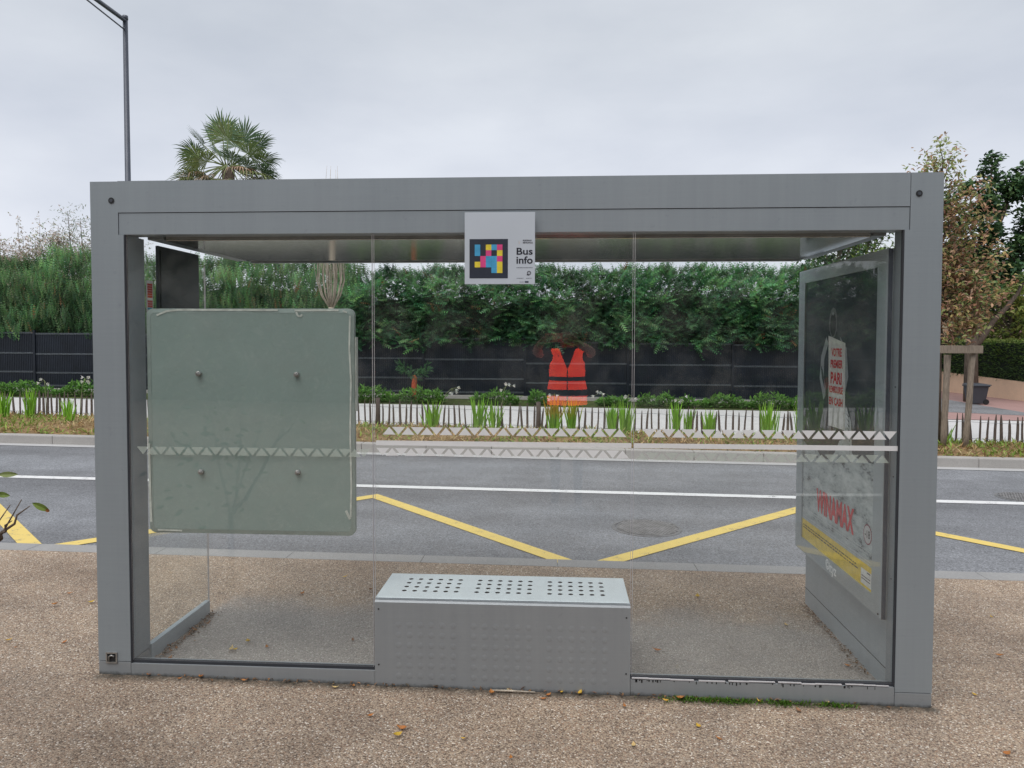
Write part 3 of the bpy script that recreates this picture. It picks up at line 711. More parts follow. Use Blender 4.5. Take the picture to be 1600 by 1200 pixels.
# figure holding a placard
SUIT = (.34, .37, .38); SU2 = (.07, .08, .09)
head = [(.80 + .062 * math.cos(t * .5236), 1.735 + .085 * math.sin(t * .5236)) for t in range(12)]
ppoly(mb, head, M['tint'], (.16, .175, .18), 2)
ppoly(mb, [(.80 + .045 * math.cos(t * .5236), 1.725 + .065 * math.sin(t * .5236)) for t in range(12)], M['tint'], (.02, .025, .03), 3)
ppoly(mb, [(.80 + .014 * math.cos(t * .7854), 1.785 + .01 * math.sin(t * .7854)) for t in range(8)], M['tint'], (.3, .33, .34), 4)
ppoly(mb, [(.90, 1.66), (.98, 1.55), (1.0, 1.42), (.93, 1.30), (.88, 1.34), (.93, 1.43), (.93, 1.53), (.87, 1.62)], M['tint'], SUIT, 2)
ppoly(mb, [(.985, 1.50), (.96, 1.42), (.91, 1.36), (.92, 1.41), (.95, 1.47)], M['tint'], SU2, 3)
ppoly(mb, [(.70, 1.66), (.60, 1.60), (.57, 1.45), (.61, 1.36), (.65, 1.5), (.66, 1.6)], M['tint'], SUIT, 2)
ppoly(mb, [(.90, 1.45), (.90, 1.1), (.84, .98), (.80, 1.1), (.80, 1.3)], M['tint'], (.06, .07, .075), 2)
ppoly(mb, [(.60, 1.30), (.52, 1.22), (.50, 1.05), (.55, 1.0), (.62, 1.1)], M['tint'], (.44, .48, .48), 2)
for k in range(9): ppoly(mb, [(.60 - k * .008, 1.26 - k * .025), (.545 - k * .003, 1.245 - k * .025), (.55 - k * .003, 1.237 - k * .025)], M['tint'], SU2, 3)
ppoly(mb, [(.865, 1.665), (.615, 1.625), (.600, 1.165), (.84, 1.165)], M['tint'], (.70, .70, .66), 4)
for s_, z, h, sx in (('VOTRE', 1.571, .060, .80), ('PREMIER', 1.508, .060, .78), ('PARI', 1.430, .085, .98), ('REMBOURSÉ', 1.368, .050, .72), ('EN CASH', 1.303, .056, .88)):
    text_faces(mb, s_, (PXf - .0030, .738, z), ux, uz, h, M['tint'], RED, 'CENTER', sx, .035)
text_faces(mb, 'WINAMAX', (PXf - .0024, .735, .712), ux, uz, .135, M['tint'], RED, 'CENTER', 1, .04, (.56, .135))
n_ = 24; cy, cz, ra = .285, .695, .050
ppoly(mb, [(cy + ra * math.cos(2 * math.pi * k / n_), cz + ra * math.sin(2 * math.pi * k / n_)) for k in range(n_)], M['tint'], (.25, .03, .06), 3)
ppoly(mb, [(cy + ra * .88 * math.cos(2 * math.pi * k / n_), cz + ra * .88 * math.sin(2 * math.pi * k / n_)) for k in range(n_)], M['tint'], (.55, .54, .54), 4)
text_faces(mb, '-18', (PXf - .0032, cy, cz), ux, uz, .055, M['tint'], (.03, .03, .035), 'CENTER', .9, .01)
mb.build('print', post)
mb = MB(); text_faces(mb, '©ityz', (AX - .0012, .745, .388), ux, uz, .075, M['tint'], (.86, .88, .88), 'CENTER', 1.0, .03); mb.build('lettering', ad)
mb = MB(); mb.face([(AX - .0035, 1.366, .352), (AX - .0035, .112, .352), (AX - .0035, .112, 2.055), (AX - .0035, 1.366, 2.055)], M['glass_panel']); mb.build('glass_cover', ad)
mb = MB(); mb.box(AX + .002, AX + .02, .099, .1045, .345, 2.06, M['lampgrey']); mb.lathe([(.005, -.004), (.005, .002)], M['black'], 8, (AX, .13, .36), 'x'); mb.build('shadow_gap_strip', ad)  # dark strip coloured as the shadow gap along the near box edge, plus screw

# ------------------------------------------------------------------ black panel fence
M['leaf_hedge'] = M['leaf']
fc = thing('panel_fence', 'black slatted panel fence below the hedges across the road', 'fence', (-6, 16.2, .05))
FY = 16.2
posts = [-.877 + 2.67 * k for k in range(-7, 4)]
for k in range(len(posts)):
    x_ = posts[k]; z0 = gz(x_)
    mb = MB(); mb.box(x_ - .03, x_ + .03, FY - .03, FY + .03, z0, z0 + 1.68, M['fence'], .004); mb.build('post', fc)
    if k == len(posts) - 1: break
    a, b = x_ + .03, posts[k + 1] - .03; st = -.0 if x_ < -1 else -.07
    zb = gz((a + b) / 2, st)
    mb = MB(); mb.box(a, b, FY + .012, FY + .03, zb + .12, zb + 1.62, M['fence'])
    n_ = int((b - a) / .05)
    for i in range(n_):
        cx = a + (i + .5) * (b - a) / n_
        mb.box(cx - .019, cx + .019, FY + .002, FY + .0118, zb + .121, zb + 1.62, M['fence'])
    pn = mb.build('panel', fc)
    for zz in (.19, .54, 1.05, 1.60):
        mb = MB()
        for d in (-.012, .012): mb.box(a - .02, b + .02, FY - .010, FY + .001, zb + zz + d - .004, zb + zz + d + .004, M['fence_wire'])
        mb.build('rail', pn)
mb = MB(); mb.box(posts[0], posts[-1], FY - .05, FY + .05, -.2, .11, M['kerb'], .01)
for i, v in enumerate(mb.v): mb.v[i] = (v[0], v[1], v[2] + gz(v[0]))
mb.build('plinth', fc)

# ------------------------------------------------------------------ hedges
def vary(c, a=.25):
    k = U(1 - a, 1 + a); return (c[0] * k * U(.9, 1.1), c[1] * k, c[2] * k * U(.9, 1.1))
def spray(mb, p, d, nrm, L, mat, col, pairs=5, w=.3):
    d = d.normalized(); side = d.cross(nrm)
    if side.length < 1e-3: side = d.orthogonal()
    side.normalize(); nn = side.cross(d)
    t0 = L * .012; cb = tuple(x * .72 for x in col)
    mb.face([tuple(p - side * t0), tuple(p + side * t0), tuple(p + d * L)], mat, col)
    for k in range(pairs):
        u = (k + .6) / (pairs + .3); q = p + d * (L * u); l = L * w * (1.05 - u * .75)
        for s_ in (-1, 1):
            e = q + (side * s_ * .85 + d * .75 + nn * U(-.25, .15)).normalized() * l * U(.8, 1.15)
            wv = d * (l * .16) + side * (s_ * -l * .06)
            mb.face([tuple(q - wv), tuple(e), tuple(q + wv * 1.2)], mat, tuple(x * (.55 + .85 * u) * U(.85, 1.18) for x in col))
def hedge(name, x0, x1, y0, y1, zb, ztop, n_, upright, base, tip, label, seed):
    random.seed(seed); mb = MB()
    # dark heart, lumpy
    nx = int((x1 - x0) / .5)
    def hz(x, f): return 1.05 + (ztop(x) - .80 - 1.05) * f
    rows = 6
    V = []
    for i in range(nx + 1):
        x_ = x0 + (x1 - x0) * i / nx
        for j in range(rows + 1):
            f = j / rows
            V.append((x_, y0 + .52 + .2 * mnoise.noise(Vector((x_ * 1.1, f * 4, seed))) + (.35 * max(0, f - .75) * 2), hz(x_, f) + .3 * mnoise.noise(Vector((x_ * 2.3, 9, seed))) * f))
    F = [(i * (rows + 1) + j, (i + 1) * (rows + 1) + j, (i + 1) * (rows + 1) + j + 1, i * (rows + 1) + j + 1) for i in range(nx) for j in range(rows)]
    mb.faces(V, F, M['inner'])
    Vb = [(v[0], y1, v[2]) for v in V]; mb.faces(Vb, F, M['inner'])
    for k in range(n_):
        x_ = U(x0, x1); f = random.random() ** .9
        zt, zl = ztop(x_), zb(x_)
        lump = mnoise.noise(Vector((x_ * .9, f * 2.2, seed * 3.1)))           # clumps in and out
        lump2 = mnoise.noise(Vector((x_ * 2.7, f * 6, seed)))
        z_ = zl + (zt - zl) * f
        y_ = y0 - .18 * lump - .12 * lump2 + U(-.08, .38) + max(0, f - .75) * 1.2
        if f > .8: y_ += random.random() * .6
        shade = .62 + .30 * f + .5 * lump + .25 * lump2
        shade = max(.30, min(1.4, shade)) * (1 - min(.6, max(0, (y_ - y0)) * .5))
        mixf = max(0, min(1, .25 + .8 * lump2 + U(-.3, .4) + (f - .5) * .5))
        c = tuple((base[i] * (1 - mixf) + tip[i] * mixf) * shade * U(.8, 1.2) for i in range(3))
        if random.random() < (.035 if mnoise.noise(Vector((x_ * .8, f * 3, 40))) > .25 else .006): c = (.30, .17, .08)
        if upright:
            d = Vector((U(-.35, .45), U(-.45, .1), U(.7, 1.2))); L = U(.20, .44); w = .24
        else:
            d = Vector((U(-1, 1), U(-1.0, -.15), U(-.35, .9) + .5 * (f - .4))); L = U(.20, .42); w = .38
        nrm = Vector((U(-.4, .4), -1, U(-.1, .9))) if upright else Vector((U(-.5, .5), U(-1, -.3), U(.4, 1.2)))
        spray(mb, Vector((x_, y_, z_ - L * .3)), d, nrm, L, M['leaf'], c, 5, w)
    return tag(mb.build(name), label, 'hedge', 'conifer hedges over the black fence')
LT = lambda x: 3.80 + .10 * mnoise.noise(Vector((x * .9, 0, 4))) + (.22 if -14.2 < x < -11.6 else 0) - max(0, x + 9) * .05 + gz(0)
hedge('conifer_hedge', -19.5, -5.3, 16.25, 17.3, lambda x: 1.62 + .16 * mnoise.noise(Vector((x * 1.5, 3, 1))), LT, 15000, True, (.085, .195, .080), (.34, .58, .25), 'upright feathery green conifer hedge over the left part of the black fence', 3)
RT = lambda x: 3.52 + .22 * mnoise.noise(Vector((x * 1.15, 0, 8))) + .16 * mnoise.noise(Vector((x * 3.1, 0, 2))) - (.35 * math.exp(-((x + 5.35) / .45) ** 2)) - .25 * math.exp(-((x + 1.75) / .4) ** 2)
hedge('conifer_hedge', -5.8, 8.3, 16.1, 17.3, lambda x: 1.58 + .24 * mnoise.noise(Vector((x * 1.2, 3, 1))), RT, 17000, False, (.058, .175, .080), (.25, .50, .21), 'shaggy dark green conifer hedge over the black fence behind the bench', 5)

# ------------------------------------------------------------------ paling fence
random.seed(11)
pf = thing('paling_fence', 'low fence of rough chestnut pales along the footpath edge', 'fence', (-2, PY(-2), 0))
xs_ = []; x_ = -12.5
while x_ < 8.6: xs_.append(x_); x_ += .108 * U(.75, 1.25)
def pale(mb, x_, thick=1.0):
    y = PY(x_); h = U(.41, .51); w = U(.014, .023) * thick; lean = random.gauss(0, .018); z0 = gz(x_, .0); b_ = U(-.008, .008)
    V = []; ns = 4
    for k in range(ns + 1):
        u = k / ns; cx = x_ + lean * u + b_ * math.sin(u * 3.1); ww = w * (1 - .25 * u) * (1 if k < ns else .35)
        for dx, dy in ((-1, -.6), (1, -.6), (1, .6), (-1, .6)): V.append((cx + dx * ww, y + dy * ww, z0 + h * (u if k < ns else 1.0)))
    mb.faces(V, [(k * 4 + j, k * 4 + (j + 1) % 4, (k + 1) * 4 + (j + 1) % 4, (k + 1) * 4 + j) for k in range(ns) for j in range(4)] + [(ns * 4, ns * 4 + 1, ns * 4 + 2, ns * 4 + 3)], M['picket'])
near = [q for q in xs_ if q > -3.6][:97]
rest = [q for q in xs_ if q not in near]
for q in near:
    mb = MB(); pale(mb, q, 1.0); mb.build('pale', pf)
mb = MB()
for q in rest: pale(mb, q)
o = mb.build('pale', pf); o['kind'] = 'stuff'
for q in (-3.27, -.35, 6.22):
    mb = MB(); z0 = gz(q); mb.tube([(q, PY(q) - .02, z0 - .05), (q + .005, PY(q) - .02, z0 + .3), (q, PY(q) - .02, z0 + .52)], [.045, .042, .04], M['picket'], 8); mb.build('fence_post', pf)
for zz in (.36, .09):
    mb = MB(); mb.tube([(q, PY(q) - .02, gz(q, zz + .008 * math.sin(q * 5))) for q in [-12.5 + .3 * i for i in range(71)]], .0035, M['fence_wire'], 4); mb.build('wire', pf)

# ------------------------------------------------------------------ small plants
random.seed(21)
def iris(x, y, n_, h, label, reflection_tint=None):
    n_ = int(n_ * 1.5)
    mb = MB(); z0 = gz(x, .02)
    for k in range(n_):
        a = U(0, 6.28); r = abs(random.gauss(0, .06)); b = Vector((x + r * math.cos(a), y + r * math.sin(a) * .6, z0)); L = h * U(.6, 1.08)
        lean = Vector((random.gauss(0, .085) + .9 * (b.x - x), random.gauss(0, .08), 1)).normalized(); w = U(.008, .015)
        c = vary((.24, .48, .05), .28); side = Vector((math.cos(a * 3), .35 * math.sin(a * 3), 0)).normalized() * w
        droop = Vector((lean.x, lean.y, 0)) * .35
        prev = b; ns = 4
        for j in range(ns):
            u0, u1 = j / ns, (j + 1) / ns
            p0 = b + lean * L * u0 + droop * L * u0 ** 2.5; p1 = b + lean * L * u1 + droop * L * u1 ** 2.5
            w0 = 1 - .55 * u0 ** 2; w1 = 1 - .55 * u1 ** 2 if j < ns - 1 else .05
            cc = c if not reflection_tint or u0 < .4 else tuple(c[i] * (1 - u0) + reflection_tint[i] * u0 for i in range(3))  # blends the mirrored orange of the vest into the upper blade colour
            mb.face([tuple(p0 - side * w0), tuple(p0 + side * w0), tuple(p1 + side * w1), tuple(p1 - side * w1)], M['leaf'], cc)
    return tag(mb.build('iris_clump', None, (x, y, z0)), label, 'plant', 'green sword-leaved clumps along the paling fence')
IR = [(-10.30, 9.9, 26, .52, 'sword-leaved green clump nearest the left edge of the picture', None),
      (-9.80, 9.95, 30, .58, 'tall sword-leaved green clump just right of the leftmost clump', None),
      (-8.72, 9.45, 28, .44, 'loose sword-leaved green clump close to the left shelter post', None),
      (-2.22, 9.62, 22, .52, 'V-shaped green iris clump left of the two narrow clumps by the board', None),
      (-1.42, 9.72, 24, .58, 'narrow upright green iris clump under the left end of the bench view', None),
      (-1.14, 9.70, 22, .55, 'narrow green iris clump next to the upright one, left of the vest reflection', None),
      (-.06, 9.60, 40, .62, 'dense iris clump with orange vest reflection painted into its tips', (.55, .26, .03)),
      (.24, 9.70, 24, .58, 'thin iris clump just right of the dense one, vest reflection painted into its tips', (.40, .30, .03)),
      (.93, 9.45, 28, .50, 'broad green iris clump left of the second pane joint', None),
      (1.12, 9.35, 30, .58, 'tall green iris clump right against the second pane joint', None),
      (2.0, 9.52, 30, .56, 'tall green iris clump first to the right of the second pane joint', None),
      (2.22, 9.55, 18, .45, 'short sparse iris clump between two taller ones in the right pane', None),
      (2.55, 9.45, 24, .46, 'short wide iris clump left of the gap in the right pane', None),
      (3.52, 9.40, 30, .60, 'spiky green iris clump standing alone in the middle of the right pane', None),
      (4.06, 9.35, 28, .62, 'tall green iris clump touching the edge of the poster light box', None),
      (4.55, 9.30, 24, .60, 'green iris clump seen behind the light box', None),
      (6.10, 8.95, 12, .42, 'wispy grass-like clump at the foot of the wooden tree guard', None)]
for q in IR: iris(*q)
M['petal'] = m_leaf('white_petals', .35, .6)
def lily(x, y, h, lean, n_, label):
    z0 = gz(x, .02); t = thing('white_flower', label, 'flower', (x, y, z0), 'white flowers on tall stalks')
    mb = MB(); top = Vector((x + lean, y, z0 + h)); pts = [Vector((x, y, z0)), Vector((x + lean * .15, y, z0 + h * .45)), Vector((x + lean * .55, y, z0 + h * .85)), top]
    mb.tube(pts, [.007, .006, .005, .004], M['stalk'], 5); mb.build('stalk', t)
    for k in range(n_):
        a = k / max(1, n_) * 6.28 + U(-.4, .4); p = top + Vector((math.cos(a) * U(.03, .10) + lean * .25, U(-.04, .04), U(-.10, .05)))
        mb = MB(); mb.tube([top, p], .003, M['stalk'], 4)
        d = Vector((math.cos(a) * .8 + lean, -.5, U(-.7, .2))).normalized()
        for j in range(6):
            b_ = j / 6 * 6.28; o1 = d.orthogonal().normalized(); o2 = d.cross(o1)
            e = (d * .8 + (o1 * math.cos(b_) + o2 * math.sin(b_)) * .55)
            mb.leaf(p, e, d, U(.055, .075), .028, M['petal'], vary((.78, .78, .74), .08), .12)
        mb.build('blossom', t)
M['stalk'] = m_plain('plant_stalk', (.20, .24, .10), .7)
LI = [(-8.95, 10.1, .74, .10, 5, 'white flower stalk next to the left shelter post'), (-9.75, 10.3, .70, -.03, 3, 'white flower above the bushes near the left edge'),
      (-2.18, 10.15, .68, .24, 5, 'white flowers on an arching stalk right of the red stump'), (-1.05, 10.2, .74, .10, 4, 'white flowers on a stalk midway between stump and vest reflection'),
      (-.14, 10.1, .60, .03, 3, 'white flowers among the iris leaves painted with the vest reflection'), (.86, 10.1, .66, -.10, 4, 'white flower on a bent stalk right of the vest reflection'),
      (1.22, 10.1, .63, .04, 3, 'small white flower by the second pane joint'), (2.10, 10.0, .58, .05, 4, 'white flower above the right pane irises'),
      (4.25, 9.9, .76, .10, 5, 'white flowers by the far edge of the poster light box')]
for q in LI: lily(*q)
def bush(x0, x1, y, h, n_, label, c=(.12, .27, .05)):
    mb = MB(); cx = (x0 + x1) / 2
    for k in range(n_):
        u = U(-1, 1); x_ = cx + u * (x1 - x0) / 2; env = math.sqrt(max(0, 1 - u * u * .8)) * (.7 + .5 * mnoise.noise(Vector((x_ * 3, y, 1))))
        f = random.random(); z_ = gz(x_, .02) + h * env * f; p = Vector((x_, y + U(-.25, .25) - (1 - f) * .1, z_))
        d = Vector((U(-1, 1), U(-1, .3), U(-.1, 1.2)))
        s_ = .45 + .65 * f
        mb.leaf(p, d, Vector((U(-.3, .3), -.4, 1)), U(.07, .15), U(.03, .06), M['leaf'], vary((c[0] * s_, c[1] * s_, c[2] * s_), .3), .1)
    return tag(mb.build('low_bush', None, (cx, y, gz(cx, .02))), label, 'bush', 'low green bushes at the foot of the black fence')
BU = [(-14.3, -12.9, 14.9, .42, 'low bright green bush at the left edge'), (-12.7, -10.9, 14.9, .45, 'wide low bush right of the left-edge bush'),
      (-5.2, -4.0, 14.8, .42, 'low leafy bush beside the board edge'), (-4.0, -2.75, 14.8, .46, 'low bush around the red stump'),
      (-2.1, -.95, 14.8, .40, 'low rounded bush right of the plinth gap'), (-.72, -.25, 14.9, .44, 'small bushy tuft left of the vest reflection'),
      (.95, 1.7, 14.9, .26, 'flat dark low bush right of the vest reflection'), (1.9, 3.3, 14.8, .38, 'low bush across the second pane joint'),
      (3.4, 4.5, 14.9, .36, 'low bush left of the lone iris'), (4.55, 6.2, 14.9, .42, 'low bush by the end of the black fence')]
for a, b, y, h, l in BU: bush(a, b, y, h, int(520 * (b - a) * .8) + 120, l)
# dry weeds in the bed
random.seed(31); mb = MB()
for k in range(12000):
    x_ = U(-12.5, 9.2); u = random.random() ** 1.1; y0 = YF(x_) + .22; y1 = PY(x_) + .1; y = y0 + (y1 - y0) * u
    z0 = gz(x_, -.02 + .07 * math.sin(math.pi * min(1, u * .9)))
    g = mnoise.noise(Vector((x_ * .8, y * 1.2, 3))) + U(-.4, .4)
    c = (.24, .34, .07) if g > .02 else (.38, .25, .12) if g > -.2 else (.48, .37, .20)
    mb.leaf(Vector((x_, y, z0)), Vector((U(-1, 1), U(-1, 1), U(.05, .9))), Vector((0, 0, 1)), U(.05, .17), U(.010, .035), M['leaf'], vary(c, .35), .1)
tag(mb.build('bed_weeds'), 'dry weeds and leaf litter covering the planting bed', 'weeds', None, 'stuff')
# red stump with two sprays
random.seed(33)
st = thing('tree_stump', 'orange-red bark stump with two green sprays against the black fence', 'stump', (-3.72, 15.85, .03))
mb = MB(); mb.tube([(-3.74, 15.85, .02), (-3.735, 15.85, .22), (-3.73, 15.85, .45), (-3.715, 15.85, .60), (-3.74, 15.85, .67)], [.085, .075, .072, .06, .03], M['bark_red'], 9); mb.build('trunk', st)
mb = MB()
for k in range(150):
    s_ = -1 if k % 2 else 1; u = random.random()
    p = Vector((-3.72 + s_ * u * .40, 15.83 + U(-.12, .05), .66 + (u * .22 if s_ > 0 else u * .26) + random.gauss(0, .06)))
    spray(mb, p, Vector((s_ * U(-.3, 1), U(-.7, .3), U(-.4, .8))), Vector((U(-.5, .5), -1, U(0, 1))), U(.08, .17), M['leaf'], vary((.07, .17, .07), .35), 4, .4)
mb.build('foliage', st)

# ------------------------------------------------------------------ trees
def leafball(mb, c, r, n_, L, W, cols, mat, flat=.8):
    for k in range(n_):
        d = Vector((random.gauss(0, 1), random.gauss(0, 1), random.gauss(0, 1))).normalized(); q = random.random() ** .45
        p = c + Vector((d.x * r * q, d.y * r * q, d.z * r * q * flat))
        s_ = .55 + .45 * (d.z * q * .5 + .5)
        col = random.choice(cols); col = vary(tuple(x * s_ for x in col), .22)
        mb.leaf(p, Vector((U(-1, 1), U(-1, 1), U(-.8, .7))), Vector((U(-.5, .5), U(-.8, .2), 1)), L * U(.7, 1.3), W * U(.7, 1.3), mat, col, .1)
def branch(p0, p1, n_, wob):
    p0, p1 = Vector(p0), Vector(p1); return [p0.lerp(p1, k / n_) + (Vector((U(-wob, wob), U(-wob, wob), U(-wob, wob) * .5)) if 0 < k < n_ else Vector((0, 0, 0))) for k in range(n_ + 1)]
# bare upright tree in the bed
random.seed(41)
t = thing('bare_tree', 'slender bare tree with pale upright branches above the display board', 'tree', (-3.88, 9.3, 0))
mb = MB(); mb.tube([(-3.88, 9.3, -.02), (-3.87, 9.3, 1.0), (-3.90, 9.3, 2.0), (-3.90, 9.3, 2.16)], [.06, .05, .048, .05], M['bark_pale'], 9); mb.build('trunk', t)
mb = MB()
for k in range(22):
    a = k / 22 * 6.28; r = U(.08, .26); bx, by = math.cos(a) * r, math.sin(a) * r * .8
    zt = U(3.1, 3.9) if k % 4 else U(4.3, 4.62)
    pts = [Vector((-3.90, 9.3, 2.1)), Vector((-3.90 + bx * .75, 9.3 + by * .7, 2.36)), Vector((-3.90 + bx * 1.1, 9.3 + by, 2.62)), Vector((-3.90 + bx * 1.02 + U(-.03, .03), 9.3 + by, 3.0)), Vector((-3.88 + bx * .75, 9.3 + by * .8, (zt + 3) / 2)), Vector((-3.86 + bx * .5, 9.3 + by * .6, zt))]
    mb.tube(pts, [.013, .011, .010, .008, .006, .002], M['bark_pale'], 6)
    for j in range(2):
        q = pts[2 + j]; mb.tube([q, q + Vector((U(-.05, .05), U(-.05, .05), .25)), q + Vector((U(-.06, .06), U(-.05, .05), .55))], [.007, .005, .002], M['bark_pale'], 5)
mb.build('branches', t)
# palm
random.seed(43)
pc = Vector((-10.46, 20, 7.05))
t = thing('palm_tree', 'fan palm with a ragged green crown rising behind the hedge', 'palm tree', (pc.x, pc.y, gz(pc.x)))
mb = MB(); mb.tube([(pc.x, pc.y, 0), (pc.x, pc.y, 3), (pc.x, pc.y, 6), (pc.x, pc.y, 7.0)], [.24, .2, .18, .2], M['bark'], 12); mb.build('trunk', t)
def fan_frond(az, el, pet, L, col, droop, roll=0.0):
    mb = MB(); d = Vector((math.cos(az) * math.cos(el), math.sin(az) * math.cos(el), math.sin(el)))
    b0 = pc + Vector((math.cos(az) * .12, math.sin(az) * .12, 0)); hub = b0 + d * pet + Vector((0, 0, -droop * .25 * pet))
    mb.tube([b0, b0.lerp(hub, .5) + Vector((0, 0, .03)), hub], [.022, .016, .012], M['stalk'], 5)
    side = d.cross(Vector((0, 0, 1)));
    if side.length < .2: side = Vector((1, 0, 0))
    side.normalize(); side = (Matrix.Rotation(roll, 3, d) @ side); up = side.cross(d).normalized()
    n_ = 30
    for k in range(n_):
        a = R(-112 + 224 * k / (n_ - 1)) + U(-.03, .03); e = (d * math.cos(a) + side * math.sin(a) + up * .12 * abs(math.sin(a))).normalized(); l = L * (.78 + .22 * math.cos(a)) * U(.80, 1.08)
        w = l * .034; sd = (e.cross(up)).normalized() * w
        m1 = hub + e * l * .55; t1 = hub + e * l * .82 + Vector((0, 0, -l * .05 * (1 + droop))); t2 = hub + e * l + Vector((U(-.04, .04), U(-.04, .04), -l * (.05 + .24 * droop) * U(.6, 1.5)))
        c = vary(col, .22)
        mb.face([tuple(hub), tuple(m1 - sd), tuple(m1 + sd)], M['leaf_dull'], tuple(x * .8 for x in c)); mb.face([tuple(m1 - sd), tuple(t1 - sd * .55), tuple(t1 + sd * .55), tuple(m1 + sd)], M['leaf_dull'], c); mb.face([tuple(t1 - sd * .5), tuple(t2), tuple(t1 + sd * .5)], M['leaf_dull'], tuple(min(1, x * 1.15) for x in c))
    mb.build('frond', t)
GR = (.125, .20, .105); YG = (.24, .31, .12); BR = (.34, .27, .19)
PI = math.pi
spec = [(-1.9, 1.45, .95, .85, GR, .05, 0), (-1.2, 1.3, .80, .85, YG, .1, .2), (.0, 1.12, .92, .82, GR, .15, -1.1), (PI, 1.12, .9, .80, GR, .15, .5), (PI, .82, 1.0, .82, GR, .2, .35), (.1, .72, 1.05, .75, GR, .35, -.3),
        (-.35, .52, .85, .75, YG, .7, -.7), (0.1, .30, 1.0, .75, GR, .6, -.3), (-2.7, .45, .9, .75, GR, .5, .6), (-2.4, .30, .8, .75, YG, .9, .9), (3.0, .12, .95, .75, GR, .8, .4), (-.2, -.02, 1.05, .72, GR, .7, -.4), (-1.0, .35, .6, .7, GR, .9, -.5),
        (-2.0, .20, .7, .7, YG, 1.0, .6), (1.4, 1.2, .8, .85, GR, .2, 0), (1.0, .7, .8, .8, GR, .4, -.4), (2.2, .65, .85, .8, GR, .4, .5), (-.6, .05, .9, .7, GR, 1.0, -.8), (-2.9, -.12, 1.0, .7, YG, 1.1, .5), (2.6, .0, .95, .7, GR, .9, .3), (.6, .05, .95, .7, GR, .9, -.4)]
for q in spec: fan_frond(*q)
for k in range(26): fan_frond(k / 26 * 6.28 + U(-.2, .2), U(-.55, .05), U(.6, 1.0), U(.55, .8), vary(BR, .2) if k % 3 else (.22, .26, .10), 1.4)
# grey-green shrub and thin bare shrub behind the hedge, left
random.seed(47)
t = thing('grey_shrub', 'grey-green loose tree behind the hedge next to the left post', 'tree', (-14.6, 19, gz(-14.6)))
mb = MB(); cr = MB()
for dx, zt in ((-.9, 4.7), (-.5, 5.5), (-.1, 5.2), (.3, 5.0), (.7, 5.35), (1.2, 4.9), (-1.4, 4.6), (1.7, 4.7)):
    pts = branch((-14.6 + dx * .2, 19, 0), (-14.6 + dx, 19, zt), 6, .06); mb.tube(pts, [.06, .05, .04, .03, .02, .013, .006], M['bark'], 6)
    for k in range(130):
        u = U(.55, 1.02); p = pts[0].lerp(pts[-1], u) + Vector((random.gauss(0, .16), random.gauss(0, .2), random.gauss(0, .1)))
        for _ in range(4): cr.leaf(p + Vector((U(-.08, .08), U(-.08, .08), U(-.08, .08))), Vector((U(-1, 1), U(-1, 1), U(-.2, 1))), Vector((0, -.5, 1)), U(.07, .13), U(.02, .04), M['leaf'], vary(random.choice([(.25, .31, .21), (.19, .25, .15), (.38, .40, .32), (.42, .35, .30)]), .2), .1)
mb.build('trunk', t); cr.build('crown', t)
t = thing('bare_shrub', 'thin half-bare shrub with pinkish leaves in front of the brown roof', 'shrub', (-16.6, 19, gz(-16.6)))
mb = MB(); cr = MB()
for k in range(40):
    bx = U(-2.2, 2.6); zt = U(4.1, 4.85) if k > 4 else (5.6, 5.45, 5.2, 5.0, 5.3)[k]; top = (-16.6 + bx - (1.0 if k in (0, 1) else .2), 19 + U(-.4, .4), zt)
    pts = branch((-16.6 + bx * .3, 19, 0), top, 7, .07); mb.tube(pts, [.03, .026, .022, .018, .013, .009, .006, .003], M['bark'], 5)
    for j in range(170 if k > 4 else 60):
        p = pts[0].lerp(pts[-1], U(.68, 1.0)) + Vector((random.gauss(0, .19 if k > 4 else .07), random.gauss(0, .15), random.gauss(0, .08)))
        for _ in range(3): cr.leaf(p, Vector((U(-1, 1), U(-1, 1), U(-.6, 1))), Vector((0, -.5, 1)), U(.05, .10), U(.025, .045), M['leaf'], vary(random.choice([(.50, .40, .34), (.62, .54, .49), (.34, .27, .20), (.36, .40, .24)]), .2), .1)
mb.build('branches', t); cr.build('crown', t)
# trees on the right
random.seed(53)
t = thing('young_tree', 'young street tree with thin reddish-brown autumn leaves tied to the wooden guard', 'tree', (5.97, 8.75, gz(5.97)))
mb = MB(); cr = MB()
mb.tube([(5.97, 8.75, -.05), (5.96, 8.75, 1.0), (5.95, 8.75, 2.2), (5.94, 8.75, 3.4), (5.92, 8.75, 4.3)], [.045, .042, .035, .022, .01], M['bark'], 8)
tips = [(5.92, 8.75, 4.75), (5.62, 8.8, 4.25), (5.72, 8.7, 4.45), (5.8, 8.8, 4.55), (5.5, 8.7, 4.1), (6.05, 8.8, 4.5), (6.15, 8.7, 4.25), (6.35, 8.6, 3.95), (6.6, 8.7, 3.6), (6.8, 8.8, 3.1), (6.75, 8.6, 2.8), (6.9, 8.7, 2.45), (6.55, 8.5, 2.3), (6.3, 8.7, 2.7), (6.2, 8.9, 3.4), (6.05, 8.6, 3.8), (6.4, 8.9, 3.1), (5.6, 8.7, 3.2), (5.45, 8.8, 2.6), (5.5, 8.7, 3.7), (6.1, 8.6, 2.2), (6.35, 8.6, 1.9), (5.8, 8.6, 2.9), (6.15, 8.8, 2.9), (6.5, 8.8, 2.7)]
